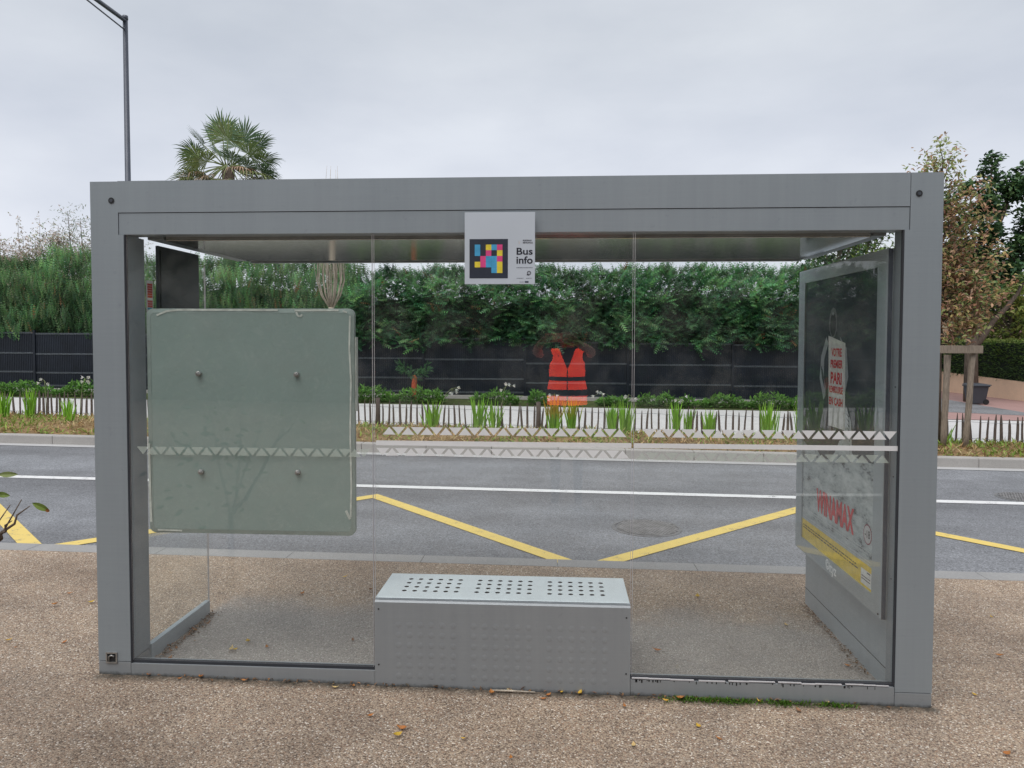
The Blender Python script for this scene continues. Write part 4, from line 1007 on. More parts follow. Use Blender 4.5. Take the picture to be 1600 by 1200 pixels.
for k, tp in enumerate(tips):
    zz = max(1.5, min(3.9, tp[2] - .55 - .5 * abs(tp[0] - 5.95))); pts = branch((5.95, 8.75, zz), tp, 5, .05); mb.tube(pts, [.016, .013, .011, .008, .005, .002], M['bark'], 5)
    dens = 36 if tp[2] > 4.1 else 95
    for j in range(dens):
        p = pts[0].lerp(pts[-1], U(.3, 1.05)) + Vector((random.gauss(0, .11), random.gauss(0, .14), random.gauss(0, .09)))
        cols = [(.28, .36, .14), (.36, .38, .15)] if tp[2] > 4 and random.random() < .6 else [(.34, .19, .11), (.44, .27, .14), (.38, .33, .13), (.22, .25, .09), (.28, .15, .11), (.48, .31, .21), (.26, .30, .12)]
        for _ in range(3): cr.leaf(p + Vector((U(-.06, .06), U(-.06, .06), U(-.06, .06))), Vector((U(-1, 1), U(-1, 1), U(-1, .5))), Vector((0, -.6, 1)), U(.055, .11), U(.028, .055), M['leaf'], vary(random.choice(cols), .25), .12)
mb.build('trunk', t); cr.build('crown', t)
random.seed(57)
t = thing('plane_tree', 'large dark green tree with thick leafy limbs behind the young tree', 'tree', (11.35, 18, gz(11.35)))
mb = MB(); cr = MB(); bx = 11.35
mb.tube([(bx, 18, -.15), (bx - .02, 18, 1.2), (bx + .03, 18, 2.2), (bx, 18, 3.2), (bx - .1, 18, 4.0)], [.19, .16, .15, .13, .1], M['bark'], 10)
limbs = [((bx, 18, 2.6), (12.6, 17.8, 4.3), (13.6, 17.6, 5.6)), ((bx, 18, 3.0), (11.5, 18, 5.0), (11.75, 18, 6.6)), ((bx, 18, 3.4), (12.2, 18, 5.6), (13.4, 18, 6.5)), ((bx, 18, 2.4), (10.6, 18, 3.6), (10.2, 18, 5.2)), ((bx, 18, 1.3), (12.3, 17.6, 2.9), (12.7, 17.4, 3.6)), ((bx, 18, 2.9), (12.9, 18.2, 3.9), (14.2, 18, 4.6))]
for a, b, c in limbs:
    pts = branch(a, b, 4, .1) + branch(b, c, 4, .1)[1:]; mb.tube(pts, [.09, .08, .07, .06, .05, .04, .03, .02, .01], M['bark'], 7)
    if a[2] < 2: continue
    for j in range(13):
        u = (j + 2) / 14; p = pts[int(u * (len(pts) - 1))] + Vector((U(-.25, .25), U(-.5, .4), U(-.2, .25)))
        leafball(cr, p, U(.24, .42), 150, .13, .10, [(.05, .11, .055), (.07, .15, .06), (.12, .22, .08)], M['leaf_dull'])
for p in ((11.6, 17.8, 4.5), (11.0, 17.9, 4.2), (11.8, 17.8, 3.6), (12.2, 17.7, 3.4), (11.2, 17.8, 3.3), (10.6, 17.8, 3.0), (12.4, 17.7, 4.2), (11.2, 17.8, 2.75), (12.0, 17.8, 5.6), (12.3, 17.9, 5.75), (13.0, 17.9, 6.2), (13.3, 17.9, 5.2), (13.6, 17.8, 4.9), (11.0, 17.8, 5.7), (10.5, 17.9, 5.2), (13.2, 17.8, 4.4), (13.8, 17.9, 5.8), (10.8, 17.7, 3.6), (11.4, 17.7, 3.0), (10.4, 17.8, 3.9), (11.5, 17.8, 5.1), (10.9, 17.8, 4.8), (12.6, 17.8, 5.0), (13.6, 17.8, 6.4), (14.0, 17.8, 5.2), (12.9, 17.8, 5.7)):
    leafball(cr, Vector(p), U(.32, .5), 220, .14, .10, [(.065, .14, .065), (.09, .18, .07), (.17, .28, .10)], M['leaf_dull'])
mb.build('trunk', t); cr.build('crown', t)
random.seed(59)
def crown_tree(name, x, y, h, r, n_, cols, label, L=.16, zc=None):
    t = thing(name, label, 'tree', (x, y, gz(x))); mb = MB(); cr = MB(); z0 = gz(x)
    mb.tube([(x, y, z0 - .1), (x + .1, y, h * .4), (x, y, h * .75)], [.16, .12, .06], M['bark'], 8)
    for k in range(n_):
        a = U(0, 6.28); q = random.random() ** .5; z_ = h * (zc or .3) + (h * .97 - h * (zc or .3)) * random.random(); rr = r * math.sin(math.pi * min(.98, max(.12, (z_ / h - (zc or .3)) / (1 - (zc or .3)) * .8 + .15)))
        c = Vector((x + math.cos(a) * rr * q, y + math.sin(a) * rr * q, z_)); mb.tube([(x, y, z_ * .7), tuple(c)], [.03, .008], M['bark'], 4)
        leafball(cr, c, U(.3, .55), 90, L, L * .55, cols, M['leaf'])
    mb.build('trunk', t); cr.build('crown', t)
crown_tree('light_tree', 14.1, 21.0, 3.7, 1.3, 46, [(.28, .36, .08), (.38, .42, .10), (.2, .28, .08)], 'yellow-green bushy tree between the dark tree and the pink roof', .15, .35)
crown_tree('dark_tree', 17.3, 27.5, 4.4, 1.9, 60, [(.03, .06, .028), (.05, .09, .035)], 'dark tree behind the pink-tiled roof at the right edge', .2, .2)
crown_tree('airy_tree', 17.6, 24.5, 5.3, 1.7, 26, [(.12, .15, .06), (.10, .13, .06), (.2, .2, .1)], 'pale airy tree far right beyond the dark limbs', .13, .45)
crown_tree('leafy_tree', 10.3, 23, 5.9, 2.2, 70, [(.16, .26, .06), (.24, .33, .08), (.1, .18, .055)], 'light green tree seen over the top of the poster light box', .17, .25)
crown_tree('garden_tree', 8.6, 20.5, 5.3, .8, 12, [(.03, .07, .03), (.05, .1, .04)], 'small dark treetop poking above the shelter beam', .15, .6)

# tree guard
random.seed(61)
t = thing('tree_guard', 'weathered wooden tree guard of two stakes and a crossbar by the kerb', 'tree guard', (6.1, 8.5, gz(6.1)))
for a, b, r in (((5.955, 8.55, -.06), (5.985, 8.55, 1.40), .047), ((6.245, 8.48, -.06), (6.335, 8.5, 1.44), .046)):
    mb = MB(); pts = branch(a, b, 6, .006); mb.tube(pts, [r * U(.93, 1.07) for _ in pts], M['wood'], 10); mb.build('stake', t)
mb = MB(); mb.box(5.80, 6.435, 8.40, 8.44, 1.425, 1.545, M['wood'], .008); mb.build('crossbar', t)
mb = MB(); mb.box(5.80, 6.42, 8.575, 8.60, 1.425, 1.52, M['wood'], .006); mb.build('crossbar', t)

# wheelie bin
t = thing('wheelie_bin', 'dark grey wheeled rubbish bin by the peach wall', 'rubbish bin', (11.05, 17.2, gz(11.05)))
bx, by, bz = 11.05, 17.2, gz(11.05, .02)
mb = MB(); lo = [(-.15, -.17), (.15, -.17), (.15, .17), (-.15, .17)]; hi = [(-.205, -.24), (.205, -.24), (.205, .25), (-.205, .25)]
mb.faces([(bx + a, by + b, bz + .03) for a, b in lo] + [(bx + a, by + b, bz + .50) for a, b in hi], [(0, 1, 5, 4), (1, 2, 6, 5), (2, 3, 7, 6), (3, 0, 4, 7), (3, 2, 1, 0), (4, 5, 6, 7)], M['bin'])
mb.box(bx - .225, bx + .225, by - .26, by + .26, bz + .47, bz + .505, M['bin'], .008); bo = mb.build('body', t)
mb = MB(); mb.faces([(bx - .235, by - .29, bz + .508), (bx + .235, by - .29, bz + .508), (bx + .235, by + .27, bz + .515), (bx - .235, by + .27, bz + .515), (bx - .18, by - .22, bz + .545), (bx + .18, by - .22, bz + .545), (bx + .18, by + .20, bz + .555), (bx - .18, by + .20, bz + .555)], [(0, 1, 5, 4), (1, 2, 6, 5), (2, 3, 7, 6), (3, 0, 4, 7), (4, 5, 6, 7), (3, 2, 1, 0)], M['bin']); mb.box(bx + .20, bx + .29, by - .2, by + .2, bz + .50, bz + .53, M['bin'], .008); mb.build('lid', t)
for s_ in (-.17, .17):
    mb = MB(); mb.lathe([(.07, -.025), (.075, 0), (.07, .025)], M['black'], 16, (bx + .17, by + s_, bz + .075), 'y'); mb.build('wheel', t)

# peach wall with clipped hedge
mb = MB(); pw = [(12.45, 25.5), (12.74, 22.5), (13.075, 18.55), (13.6, 13.0)]; hz_ = [.66, .675, .56, .45]
for k in range(3):
    (xa, ya), (xb, yb) = pw[k], pw[k + 1]
    V = []
    for (x_, y_), h_ in ((pw[k], hz_[k]), (pw[k + 1], hz_[k + 1])):
        z0 = gz(x_, -.1); V += [(x_, y_, z0), (x_ + .18, y_, z0), (x_ + .18, y_, gz(x_) + h_), (x_, y_, gz(x_) + h_)]
    mb.faces(V, [(0, 4, 7, 3), (3, 7, 6, 2), (1, 2, 6, 5), (0, 3, 2, 1), (4, 5, 6, 7)], M['wall_peach'])
tag(mb.build('garden_wall'), 'low peach rendered wall under the clipped hedge on the right', 'wall')
random.seed(63); mb = MB()
for k in range(3):
    (xa, ya), (xb, yb) = pw[k], pw[k + 1]; tt = (1.62, 1.60, 1.60, 1.62)
    V = []
    for q, h_ in ((0, tt[k]), (1, tt[k + 1])):
        x_, y_ = pw[k + q]; V += [(x_ + .10, y_, .3), (x_ + .9, y_, .3), (x_ + .9, y_, h_ - .08), (x_ + .10, y_, h_ - .08)]
    mb.faces(V, [(0, 4, 7, 3), (3, 7, 6, 2), (1, 2, 6, 5), (0, 3, 2, 1), (4, 5, 6, 7)], M['inner'])
    for j in range(2600):
        u = random.random(); f = random.random(); x_ = xa + (xb - xa) * u; y_ = ya + (yb - ya) * u; top = random.random() < .3
        p = Vector((x_ + (U(.05, .85) if top else U(.0, .12)), y_, (1.60 + U(-.06, .03)) if top else .45 + 1.12 * f))
        c = (.34, .42, .12) if top else (.085 + .07 * f, .16 + .10 * f, .06)
        mb.leaf(p, Vector((-1 + U(-.6, .6), U(-1, 1), U(-.6, 1))), Vector((-.3, 0, 1)), U(.06, .13), U(.03, .06), M['leaf'], vary(c, .35), .1)
tag(mb.build('clipped_hedge'), 'clipped dark green hedge on top of the peach wall', 'hedge')

# houses
def house(name, x, y, w, d, h, rise, wm, rm, label, ridge_x=True, over=.4, gx=0):
    t = thing(name, label, 'house', (x, y, gz(x)))
    mb = MB(); mb.box(x - w / 2, x + w / 2, y - d / 2, y + d / 2, gz(x, -.3), h, wm); wl = mb.build('wall', t)
    mb = MB(); x0, x1, y0, y1 = x - w / 2 - over, x + w / 2 + over, y - d / 2 - over, y + d / 2 + over; i = min(w, d) * .45
    A = [(x0, y0, h - .05), (x1, y0, h - .05), (x1, y1, h - .05), (x0, y1, h - .05), (x0 + i, y, h + rise), (x1 - i, y, h + rise)]
    mb.faces(A, [(0, 1, 5, 4), (2, 3, 4, 5), (1, 2, 5), (3, 0, 4), (3, 2, 1, 0)], rm)
    # tile courses on the slope facing the street
    rows = 9
    for r_ in range(rows):
        u0 = r_ / rows; u1 = u0 + .75 / rows
        def q(xx, u, lift=.02):
            a = Vector((x0 + i * u, y0, 0)); return (xx, y0 + (y - y0) * u, h - .05 + (rise + .05) * u + lift)
        xa, xb = x0 + i * u0, x1 - i * u0; nn = int((xb - xa) / .28)
        for k in range(nn):
            ca = xa + (xb - xa) * (k + .12) / nn; cb = xa + (xb - xa) * (k + .88) / nn
            mb.face([q(ca, u0, .035), q(cb, u0, .035), q(cb, u1, .012), q(ca, u1, .012)], rm)
    ro = mb.build('roof', t)
    mb = MB(); mb.box(x0 - .02, x1 + .02, y0 - .06, y0 - .005, h - .14, h - .03, M['gutter'], .01); mb.build('gutter', ro)
    for wx in (-.25, .25):
        mb = MB(); mb.box(x + w * wx - .5, x + w * wx + .5, y - d / 2 - .03, y - d / 2 + .02, h - 1.7, h - .55, M['gutter'], .01); fw = mb.build('window', wl)
        mb = MB(); mb.box(x + w * wx - .43, x + w * wx + .43, y - d / 2 - .036, y - d / 2 - .031, h - 1.63, h - .62, M['dark_panel']); mb.build('pane', fw)
house('tiled_house', -28.6, 28, 10.4, 7, 4.4, 1.35, M['wall_cream'], M['tile_brown'], 'house with brown tiled roof behind the hedge at the left edge')
house('cream_house', 19.6, 34, 6.4, 6, 2.95, 1.0, M['wall_cream'], M['tile_red'], 'cream house with terracotta roof beyond the dark tree')
house('pink_roofed_house', 20.6, 26, 7, 5, 1.72, .75, M['wall_cream'], M['tile_pink'] if 'tile_pink' in M else m_plain('pink_tiles', (.50, .30, .26), .8, 0, .2, 8), 'low house with pale pink tiled roof at the right edge')

# street lamps
def lamp(x, y, h, arm, label, r=.05):
    t = thing('street_lamp', label, 'street lamp', (x, y, gz(x)))
    mb = MB(); mb.tube([(x, y, gz(x) - .05), (x, y, 1.0), (x, y, h)], [r * 1.25, r * 1.1, r * .8], M['lampgrey'], 14); mb.tube([(x, y, h), (x, y, h + .06)], [r * .95, r * .9], M['lampgrey'], 12); mb.build('pole', t)
    d = Vector(arm); e = d.normalized(); p = Vector((x, y, h - .02))
    mb = MB(); mb.tube([p, p + d * .62], .035, M['lampgrey'], 10); mb.tube([p - Vector((0, 0, .16)), p + d * .60 - Vector((0, 0, .085))], .012, M['lampgrey'], 8); mb.build('arm', t)
    q = p + d * .6; s_ = e.cross(Vector((0, 0, 1))).normalized()
    mb = MB(); V = []
    for u, w, hh in ((0, .05, .05), (.25, .12, .055), (1, .11, .03)):
        c = q + d * .4 * u
        V += [tuple(c + s_ * w + Vector((0, 0, hh * .6))), tuple(c - s_ * w + Vector((0, 0, hh * .6))), tuple(c - s_ * w * .9 - Vector((0, 0, hh * .6))), tuple(c + s_ * w * .9 - Vector((0, 0, hh * .6)))]
    mb.faces(V, [(k * 4 + j, k * 4 + (j + 1) % 4, (k + 1) * 4 + (j + 1) % 4, (k + 1) * 4 + j) for k in range(2) for j in range(4)] + [(3, 2, 1, 0), (8, 9, 10, 11)], M['lampgrey']); mb.build('lamp_head', t)
lamp(-7.30, 9.0, 6.98, (0, -2.6, .0), 'slim dark grey street lamp rising above the left post with its arm over the road')
lamp(10.45, 18.6, 5.85, (1.95, -.3, .28), 'street lamp arm poking out among the leaves on the right', .04)

# ------------------------------------------------------------------ leafy shrub at the left edge of the frame
random.seed(71)
t = thing('leafy_shrub', 'dark twigs with a few glossy leaves reaching in at the left edge', 'shrub', (-2.1, -1.2, gz(-2.1)))
mb = MB(); cr = MB()
tw = [((-2.05, -1.22, .55), (-1.72, -1.2, 1.12)), ((-2.0, -1.2, .6), (-1.69, -1.19, 1.135)), ((-1.80, -1.2, .98), (-1.655, -1.2, 1.118)), ((-1.78, -1.2, 1.0), (-1.70, -1.22, 1.075)), ((-2.1, -1.25, .5), (-2.0, -1.2, 1.3)), ((-2.1, -1.2, .5), (-2.2, -1.1, 1.25)), ((-2.1, -1.2, .5), (-1.95, -1.35, 1.1))]
mb.tube([(-2.1, -1.2, 0), (-2.1, -1.2, .55)], [.025, .018], M['bark'], 8)
mb.tube([(-2.1, -1.2, .5), (-2.03, -1.21, .6)], [.014, .010], M['bark'], 6)
for a, b in tw:
    p = branch(a, b, 5, .012); mb.tube(p, [.007, .006, .005, .004, .003, .0015], M['twig'] if 'twig' in M else M['bark'], 5)
def bigleaf(base, d, L, W, col):
    d = Vector(d).normalized(); s_ = d.cross(Vector((0, -1, .25))).normalized(); n2 = s_.cross(d); base = Vector(base); k = 7
    prof = [0, .55, .9, 1, .9, .6, .05]
    for i in range(k - 1):
        u0, u1 = i / (k - 1), (i + 1) / (k - 1)
        a = base + d * L * u0 - n2 * (u0 * u0 * L * .12); b = base + d * L * u1 - n2 * (u1 * u1 * L * .12)
        for q in (-1, 1):
            cr.face([tuple(a), tuple(b), tuple(b + s_ * q * W * .5 * prof[i + 1] + n2 * W * .1), tuple(a + s_ * q * W * .5 * prof[i] + n2 * W * .1)], M['leaf_dull'], tuple(c * (1 if q > 0 else .8) * (1 if i < 4 or col[0] > .3 else .9) for c in col), True)
bigleaf((-1.648, -1.2, 1.128), (.9, .1, -.48), .058, .020, (.17, .24, .05))
bigleaf((-1.608, -1.195, 1.107), (.75, .1, -.62), .014, .010, (.25, .10, .03))
bigleaf((-1.76, -1.2, 1.215), (.9, .1, .02), .06, .018, (.22, .27, .10))
bigleaf((-1.77, -1.2, 1.155), (.9, .1, -.15), .045, .018, (.18, .26, .06))
bigleaf((-1.78, -1.2, 1.20), (.5, -.3, -.8), .05, .022, (.2, .28, .12))
for k in range(120):
    p = Vector((-2.15 + random.gauss(0, .16), -1.2 + random.gauss(0, .2), .95 + random.gauss(0, .25)))
    if p.x > -1.90 - max(0, p.y + 1.2) * .8: continue
    bigleaf(tuple(p), (U(-1, 1), U(-1, 1), U(-.7, .4)), .06, .024, vary((.11, .18, .05), .3))
mb.build('branches', t); cr.build('foliage', t)

# ------------------------------------------------------------------ fallen leaves
random.seed(73)
LP = [(-2.599, .346), (-2.923, .31), (-3.074, 1.03), (-3.032, .836), (-2.82, .926), (-2.818, .234), (-1.454, 1.512), (-1.625, 1.162), (-1.533, .381), (-1.658, .432), (-1.688, .291), (-1.664, .323), (-1.99, .321), (-1.98, .26), (-1.95, .201), (-1.98, .53), (-1.97, .618), (-2.0, .463), (-1.694, -.02), (-1.5, -.022), (-1.804, -.036), (-1.961, -.02), (-1.052, -.054), (-.954, -.02), (-.789, -.288), (-1.094, .468), (-.639, -.437), (-.62, -.396), (-.393, -.447), (-.563, -.025), (-.308, -.03), (-.206, -.022), (-.025, -.03), (.017, -.024), (-.042, -.083), (.1, -.03), (.305, -.133), (.312, -.424), (-.18, -.558), (.998, -.016), (1.066, -.069), (1.232, -.024), (1.452, .409), (1.942, .151), (1.817, -.373), (1.313, .942), (.924, -.035), (.595, -.254), (.651, -.348), (.546, -.023), (.481, -.049), (.549, .493), (-1.2, 1.3), (.9, 1.4), (.2, 1.5), (2.3, .6), (2.6, 1.2), (-2.9, 1.5), (-.3, -.75), (1.1, -.55)]
lc = [((.55, .36, .05), 'yellow fallen leaf lying on the pavement'), ((.42, .17, .05), 'orange-brown fallen leaf lying on the pavement'), ((.28, .15, .08), 'brown curled fallen leaf lying on the pavement'), ((.60, .45, .22), 'pale tan fallen leaf lying on the pavement')]
protos = []
for (c, lab) in lc:
    mb = MB(); pr = [0, .6, 1, .85, .4, .03]; L, W = .042, .020
    for i in range(5):
        u0, u1 = i / 5, (i + 1) / 5; zf = lambda u: .004 + .012 * (u - .45) ** 2 * 4
        for q in (-1, 1):
            mb.face([(L * u0, 0, zf(u0)), (L * u1, 0, zf(u1)), (L * u1, q * W * .5 * pr[i + 1], zf(u1) + .005 * pr[i + 1]), (L * u0, q * W * .5 * pr[i], zf(u0) + .005 * pr[i])], M['leaf_dull'], vary(c, .12))
    mb.tube([(0, 0, .005), (-.014, .002, .004)], .0009, M['bark'], 4)
    protos.append(mb)
first = {}
for k, (x_, y_) in enumerate(LP):
    i = 2 if -2.05 < x_ < -1.9 and 0 < y_ else random.choice([0, 0, 1, 1, 2, 3])
    if i not in first:
        o = protos[i].build('fallen_leaf'); first[i] = o
    else: o = first[i].copy(); COL.objects.link(o)
    o.location = (x_, y_, gz(x_, .004)); o.rotation_euler = (U(-.2, .2), U(-.2, .2), U(0, 6.28)); s_ = U(.65, 1.3); o.scale = (s_, s_ * U(.7, 1.2), s_)
    tag(o, lc[i][1], 'leaf', 'fallen leaves on the pavement')
# twigs lying by the bench foot
mb = MB(); mb.tube([(-.31, -.022, gz(-.3, .008)), (-.22, -.026, gz(-.2, .012)), (-.10, -.022, gz(-.1, .008))], [.004, .005, .003], M['bark_pale'], 6); tag(mb.build('twig'), 'pale dry twig lying at the foot of the bench front', 'twig')
# litter along the left wing and the right panel, moss at the right rail
mb = MB()
for k in range(520):
    u = random.random(); x_ = -2.03 + abs(random.gauss(0, .03)); y_ = .2 + .62 * u
    if k >= 260: x_, y_ = U(-2.0, 1.6), -.007 - abs(random.gauss(0, .012))
    if k % 3 == 0: x_, y_ = 1.54 - abs(random.gauss(0, .025)), .3 + 1.0 * random.random()
    mb.leaf(Vector((x_, y_, gz(x_, .004 + U(0, .008)))), Vector((U(-1, 1), U(-1, 1), U(0, .3))), Vector((0, 0, 1)), U(.01, .03), U(.005, .012), M['leaf_dull'], vary(random.choice([(.16, .09, .05), (.24, .13, .06), (.08, .06, .04)]), .3), .1)
tag(mb.build('leaf_litter'), 'brown leaf crumbs gathered along the foot of the shelter walls and rails', 'leaf litter', None, 'stuff')
mb = MB()
for k in range(2600):
    x_ = .36 + 1.0 * random.random(); den = mnoise.noise(Vector((x_ * 6, 2, 0))) + (.35 if .55 < x_ < 1.05 else -.05)
    if den < U(-.3, .45): continue
    y_ = -.008 - abs(random.gauss(0, .022)); 
    mb.leaf(Vector((x_, y_, gz(x_, .002))), Vector((U(-1, 1), U(-1, .4), U(.3, 1.2))), Vector((0, 0, 1)), U(.008, .024), U(.003, .007), M['leaf'], vary((.09, .19, .02), .4), .1)
tag(mb.build('moss'), 'green moss and grass strip at the foot of the right base rail', 'moss', None, 'stuff')

# ------------------------------------------------------------------ the photographer, seen only as a reflection in the panes
random.seed(81)
M['skin'] = m_plain('skin', (.42, .24, .17), .5, 0, .08); M['dark_cloth'] = m_plain('dark_jacket', (.018, .018, .022), .85, 0, .3, 20); M['jeans'] = m_plain('khaki_trousers', (.27, .24, .21), .85, 0, .3, 20)
M['sleeve'] = m_plain('forearm_skin', (.80, .42, .32), .9, 0, .3, 40); M['hair'] = m_plain('brown_hair', (.22, .13, .08), .7, 0, .4, 40); M['maroon'] = m_plain('maroon_case', (.9, .03, .08), .45, 0, .1)
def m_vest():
    m, t, b = nt('glowing_hi_vis_orange'); f = noise_(t, coords(t), 14, 4)
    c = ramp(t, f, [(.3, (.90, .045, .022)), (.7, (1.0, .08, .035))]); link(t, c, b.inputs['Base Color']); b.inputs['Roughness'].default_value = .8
    link(t, c, b.inputs['Emission Color']); b.inputs['Emission Strength'].default_value = 3.7   # glow added in place of fluorescence, so the mirrored vest reads strongly
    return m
M['vest'] = m_vest(); M['band'] = m_plain('grey_reflective_band', (.10, .11, .12), .5)
px, py = .085, -3.86
pr = thing('person', 'person in orange hi-vis vest holding up a phone, reflected in the middle pane', 'person', (px, py, 0))
def skin_obj(name, verts, edges, rad, mat, parent, root=0, sub=2):
    me = bpy.data.meshes.new(name); me.from_pydata(verts, edges, []); ob = bpy.data.objects.new(name, me); COL.objects.link(ob)
    md = ob.modifiers.new('s', 'SKIN'); md.use_smooth_shade = True
    for i, r in enumerate(rad):
        d = me.skin_vertices[0].data[i]; d.radius = r if hasattr(r, '__len__') else (r, r); d.use_root = (i == root)
    ob.modifiers.new('u', 'SUBSURF').levels = sub
    dg = bpy.context.evaluated_depsgraph_get(); m2 = bpy.data.meshes.new_from_object(ob.evaluated_get(dg)); bpy.data.objects.remove(ob)
    m2.materials.clear(); m2.materials.append(mat); m2.name = name
    for p in m2.polygons: p.use_smooth = True
    o = bpy.data.objects.new(name, m2); COL.objects.link(o); o.parent = parent; return o
# coordinates relative to the person's base; faces +y
V = [(0, 0, .98), (0, -.01, 1.15), (0, -.01, 1.35), (0, -.01, 1.48), (0, .0, 1.56), (0, .02, 1.64), (0, .03, 1.72),
     (.10, 0, .92), (.11, .02, .52), (.11, -.02, .10), (.12, .10, .05), (-.10, 0, .92), (-.11, .02, .52), (-.11, -.02, .10), (-.12, .10, .05),
     (.19, -.01, 1.46), (.235, .16, 1.515), (.09, .33, 1.60), (.06, .37, 1.62), (-.19, -.01, 1.46), (-.30, .16, 1.515), (-.25, .33, 1.60), (-.22, .37, 1.62)]
E_ = [(0, 1), (1, 2), (2, 3), (3, 4), (4, 5), (5, 6), (0, 7), (7, 8), (8, 9), (9, 10), (0, 11), (11, 12), (12, 13), (13, 14), (3, 15), (15, 16), (16, 17), (17, 18), (3, 19), (19, 20), (20, 21), (21, 22)]
rr = [(.15, .11), (.14, .10), (.165, .11), (.13, .09), (.058, .058), (.085, .095), (.085, .10), .085, .06, .042, .04, .085, .06, .042, .04, .062, .047, .034, .03, .062, .047, .034, .03]
body = skin_obj('body', V, E_, rr, M['dark_cloth'], pr)
body.data.materials.append(M['skin']); body.data.materials.append(M['sleeve']); body.data.materials.append(M['jeans'])
for p in body.data.polygons:
    c = p.center
    if c.z > 1.555 and abs(c.x) < .12 and c.y < .18: p.material_index = 1
    elif c.y > .32 and c.z > 1.5: p.material_index = 1
    elif c.y > .13 and c.z > 1.3: p.material_index = 2
    elif c.z < .95: p.material_index = 3
# face: nose, brows, ears, eyes, mouth
mb = MB()
for s_ in (-1, 1):
    mb.lathe([(.001, -.004), (.009, 0), (.012, .006), (.009, .012), (.001, .014)], M['black'], 12, (s_ * .034, .118, 1.715), 'y')
mb.faces([(-.03, .118, 1.635), (.03, .118, 1.635), (.03, .122, 1.643), (-.03, .122, 1.643)], [(0, 1, 2, 3)], M['maroon'])
o = mb.build('eyes_and_mouth'); o.parent = pr
mb = MB(); mb.faces([(-.018, .118, 1.668), (.018, .118, 1.668), (0, .148, 1.672), (0, .115, 1.72), (0, .115, 1.66)], [(0, 2, 3), (2, 1, 3), (0, 4, 2), (4, 1, 2)], M['skin'], None, True); o = mb.build('nose'); o.parent = pr
for s_ in (-1, 1):
    mb = MB(); mb.lathe([(.004, -.008), (.022, -.004), (.026, .004), (.012, .008)], M['skin'], 12, (s_ * .088, .03, 1.69), 'x'); o = mb.build('ear'); o.parent = pr
mb = MB()
for k in range(1500):
    d = Vector((random.gauss(0, 1), random.gauss(-.25, 1), random.gauss(.55, .8))).normalized()
    if d.y > .55 and d.z < .5 or d.z < -.45: continue
    p = Vector((d.x * .095, .02 + d.y * .108, 1.715 + d.z * .11)); mb.leaf(p, (d + Vector((U(-.8, .8), U(-.8, .8), U(-.6, .6)))), d, U(.03, .06), U(.008, .014), M['hair'], None, .2)
o = mb.build('hair'); o.parent = pr
# vest: open V front, two bands
def vest_ring(z):
    w = .175 + (.02 if z < 1.2 else 0) - max(0, z - 1.40) * .10; d = .135 - max(0, z - 1.4) * .12; return w, d
mb = MB(); levels = [1.0, 1.05, 1.09, 1.15, 1.235, 1.275, 1.31, 1.345, 1.37, 1.40, 1.43, 1.46, 1.49, 1.52, 1.545]
def vp(z, t_):
    w, d = vest_ring(z); return (w * math.sin(t_), -.01 + d * math.cos(t_), z)
for i in range(len(levels) - 1):
    z0, z1 = levels[i], levels[i + 1]; n_ = 28
    for k in range(n_):
        t0, t1 = -math.pi + 2 * math.pi * k / n_, -math.pi + 2 * math.pi * (k + 1) / n_
        def clampv(z, t_):
            v = max(0, (z - 1.345) / .20) * .50      # V neck opening
            if abs(t_) < v: t_ = math.copysign(v, t_ if abs(t_) > 1e-6 else (t0 + t1))
            if z > 1.36:
                if 1.32 < abs(t_) < 1.9: t_ = math.copysign(1.32 if abs(t_) < 1.6 else 1.9, t_)
            return t_
        mid_ = (t0 + t1) / 2
        if z0 > 1.34 and (1.32 < abs(mid_) < 1.9): continue
        a0, a1, b0, b1 = clampv(z0, t0), clampv(z0, t1), clampv(z1, t0), clampv(z1, t1)
        band = (z0, z1) in ((.98, 1.0), (1.15, 1.21)) or abs(z0 - .98) < .001
        mb.face([vp(z0, a0), vp(z0, a1), vp(z1, b1), vp(z1, b0)], M['band'] if abs(z0 - 1.235) < .001 or abs(z0 - 1.09) < .001 else M['vest'])
o = mb.build('vest'); o.parent = pr
mb = MB(); mb.box(-.005, .005, .122, .129, 1.0, 1.34, M['band']); o = mb.build('zip'); o.parent = pr
mb = MB(); mb.faces([(-.10, .098, 1.50), (.10, .098, 1.50), (.0, .122, 1.345), (-.015, .115, 1.40), (.02, .115, 1.40)], [(0, 3, 2), (2, 4, 1)], M['dark_cloth']); o = mb.build('collar'); o.parent = pr
# hands with five fingers on the phone
def hand(sx, cx):
    for k in range(5):
        if k < 4: pts = [(cx, .385, 1.60 + .018 * k), (cx - sx * .03, .405, 1.612 + .02 * k), (cx - sx * .055, .402 + .002 * k, 1.612 + .021 * k), (cx - sx * (.078 - .004 * abs(k - 1)), .398, 1.61 + .021 * k)]
        else: pts = [(cx, .37, 1.60), (cx - sx * .02, .365, 1.625), (cx - sx * .04, .372, 1.645), (cx - sx * .055, .38, 1.655)]
        o = skin_obj('finger', pts, [(0, 1), (1, 2), (2, 3)], [.011, .0095, .0085, .007], M['skin'], pr, 0, 1)
    mbp = skin_obj('palm', [(cx + sx * .005, .365, 1.595), (cx + sx * .002, .385, 1.63), (cx, .39, 1.665)], [(0, 1), (1, 2)], [(.03, .018), (.036, .018), (.03, .015)], M['skin'], pr, 0, 1)
hand(1, .105 - .085 + .04); hand(-1, -.215)
ph = thing('phone', 'phone in a maroon case held up by the reflected person', 'phone', (0, -3.465, 1.65))
mb = MB(); mb.box(-.125, .035, -3.470, -3.460, 1.608, 1.688, M['maroon'], .003); mb.build('case', ph)
mb = MB(); mb.lathe([(.007, -3.4605), (.007, -3.4585)], M['black'], 16, (0, 0, 1.65), 'y'); mb.build('lens', ph)

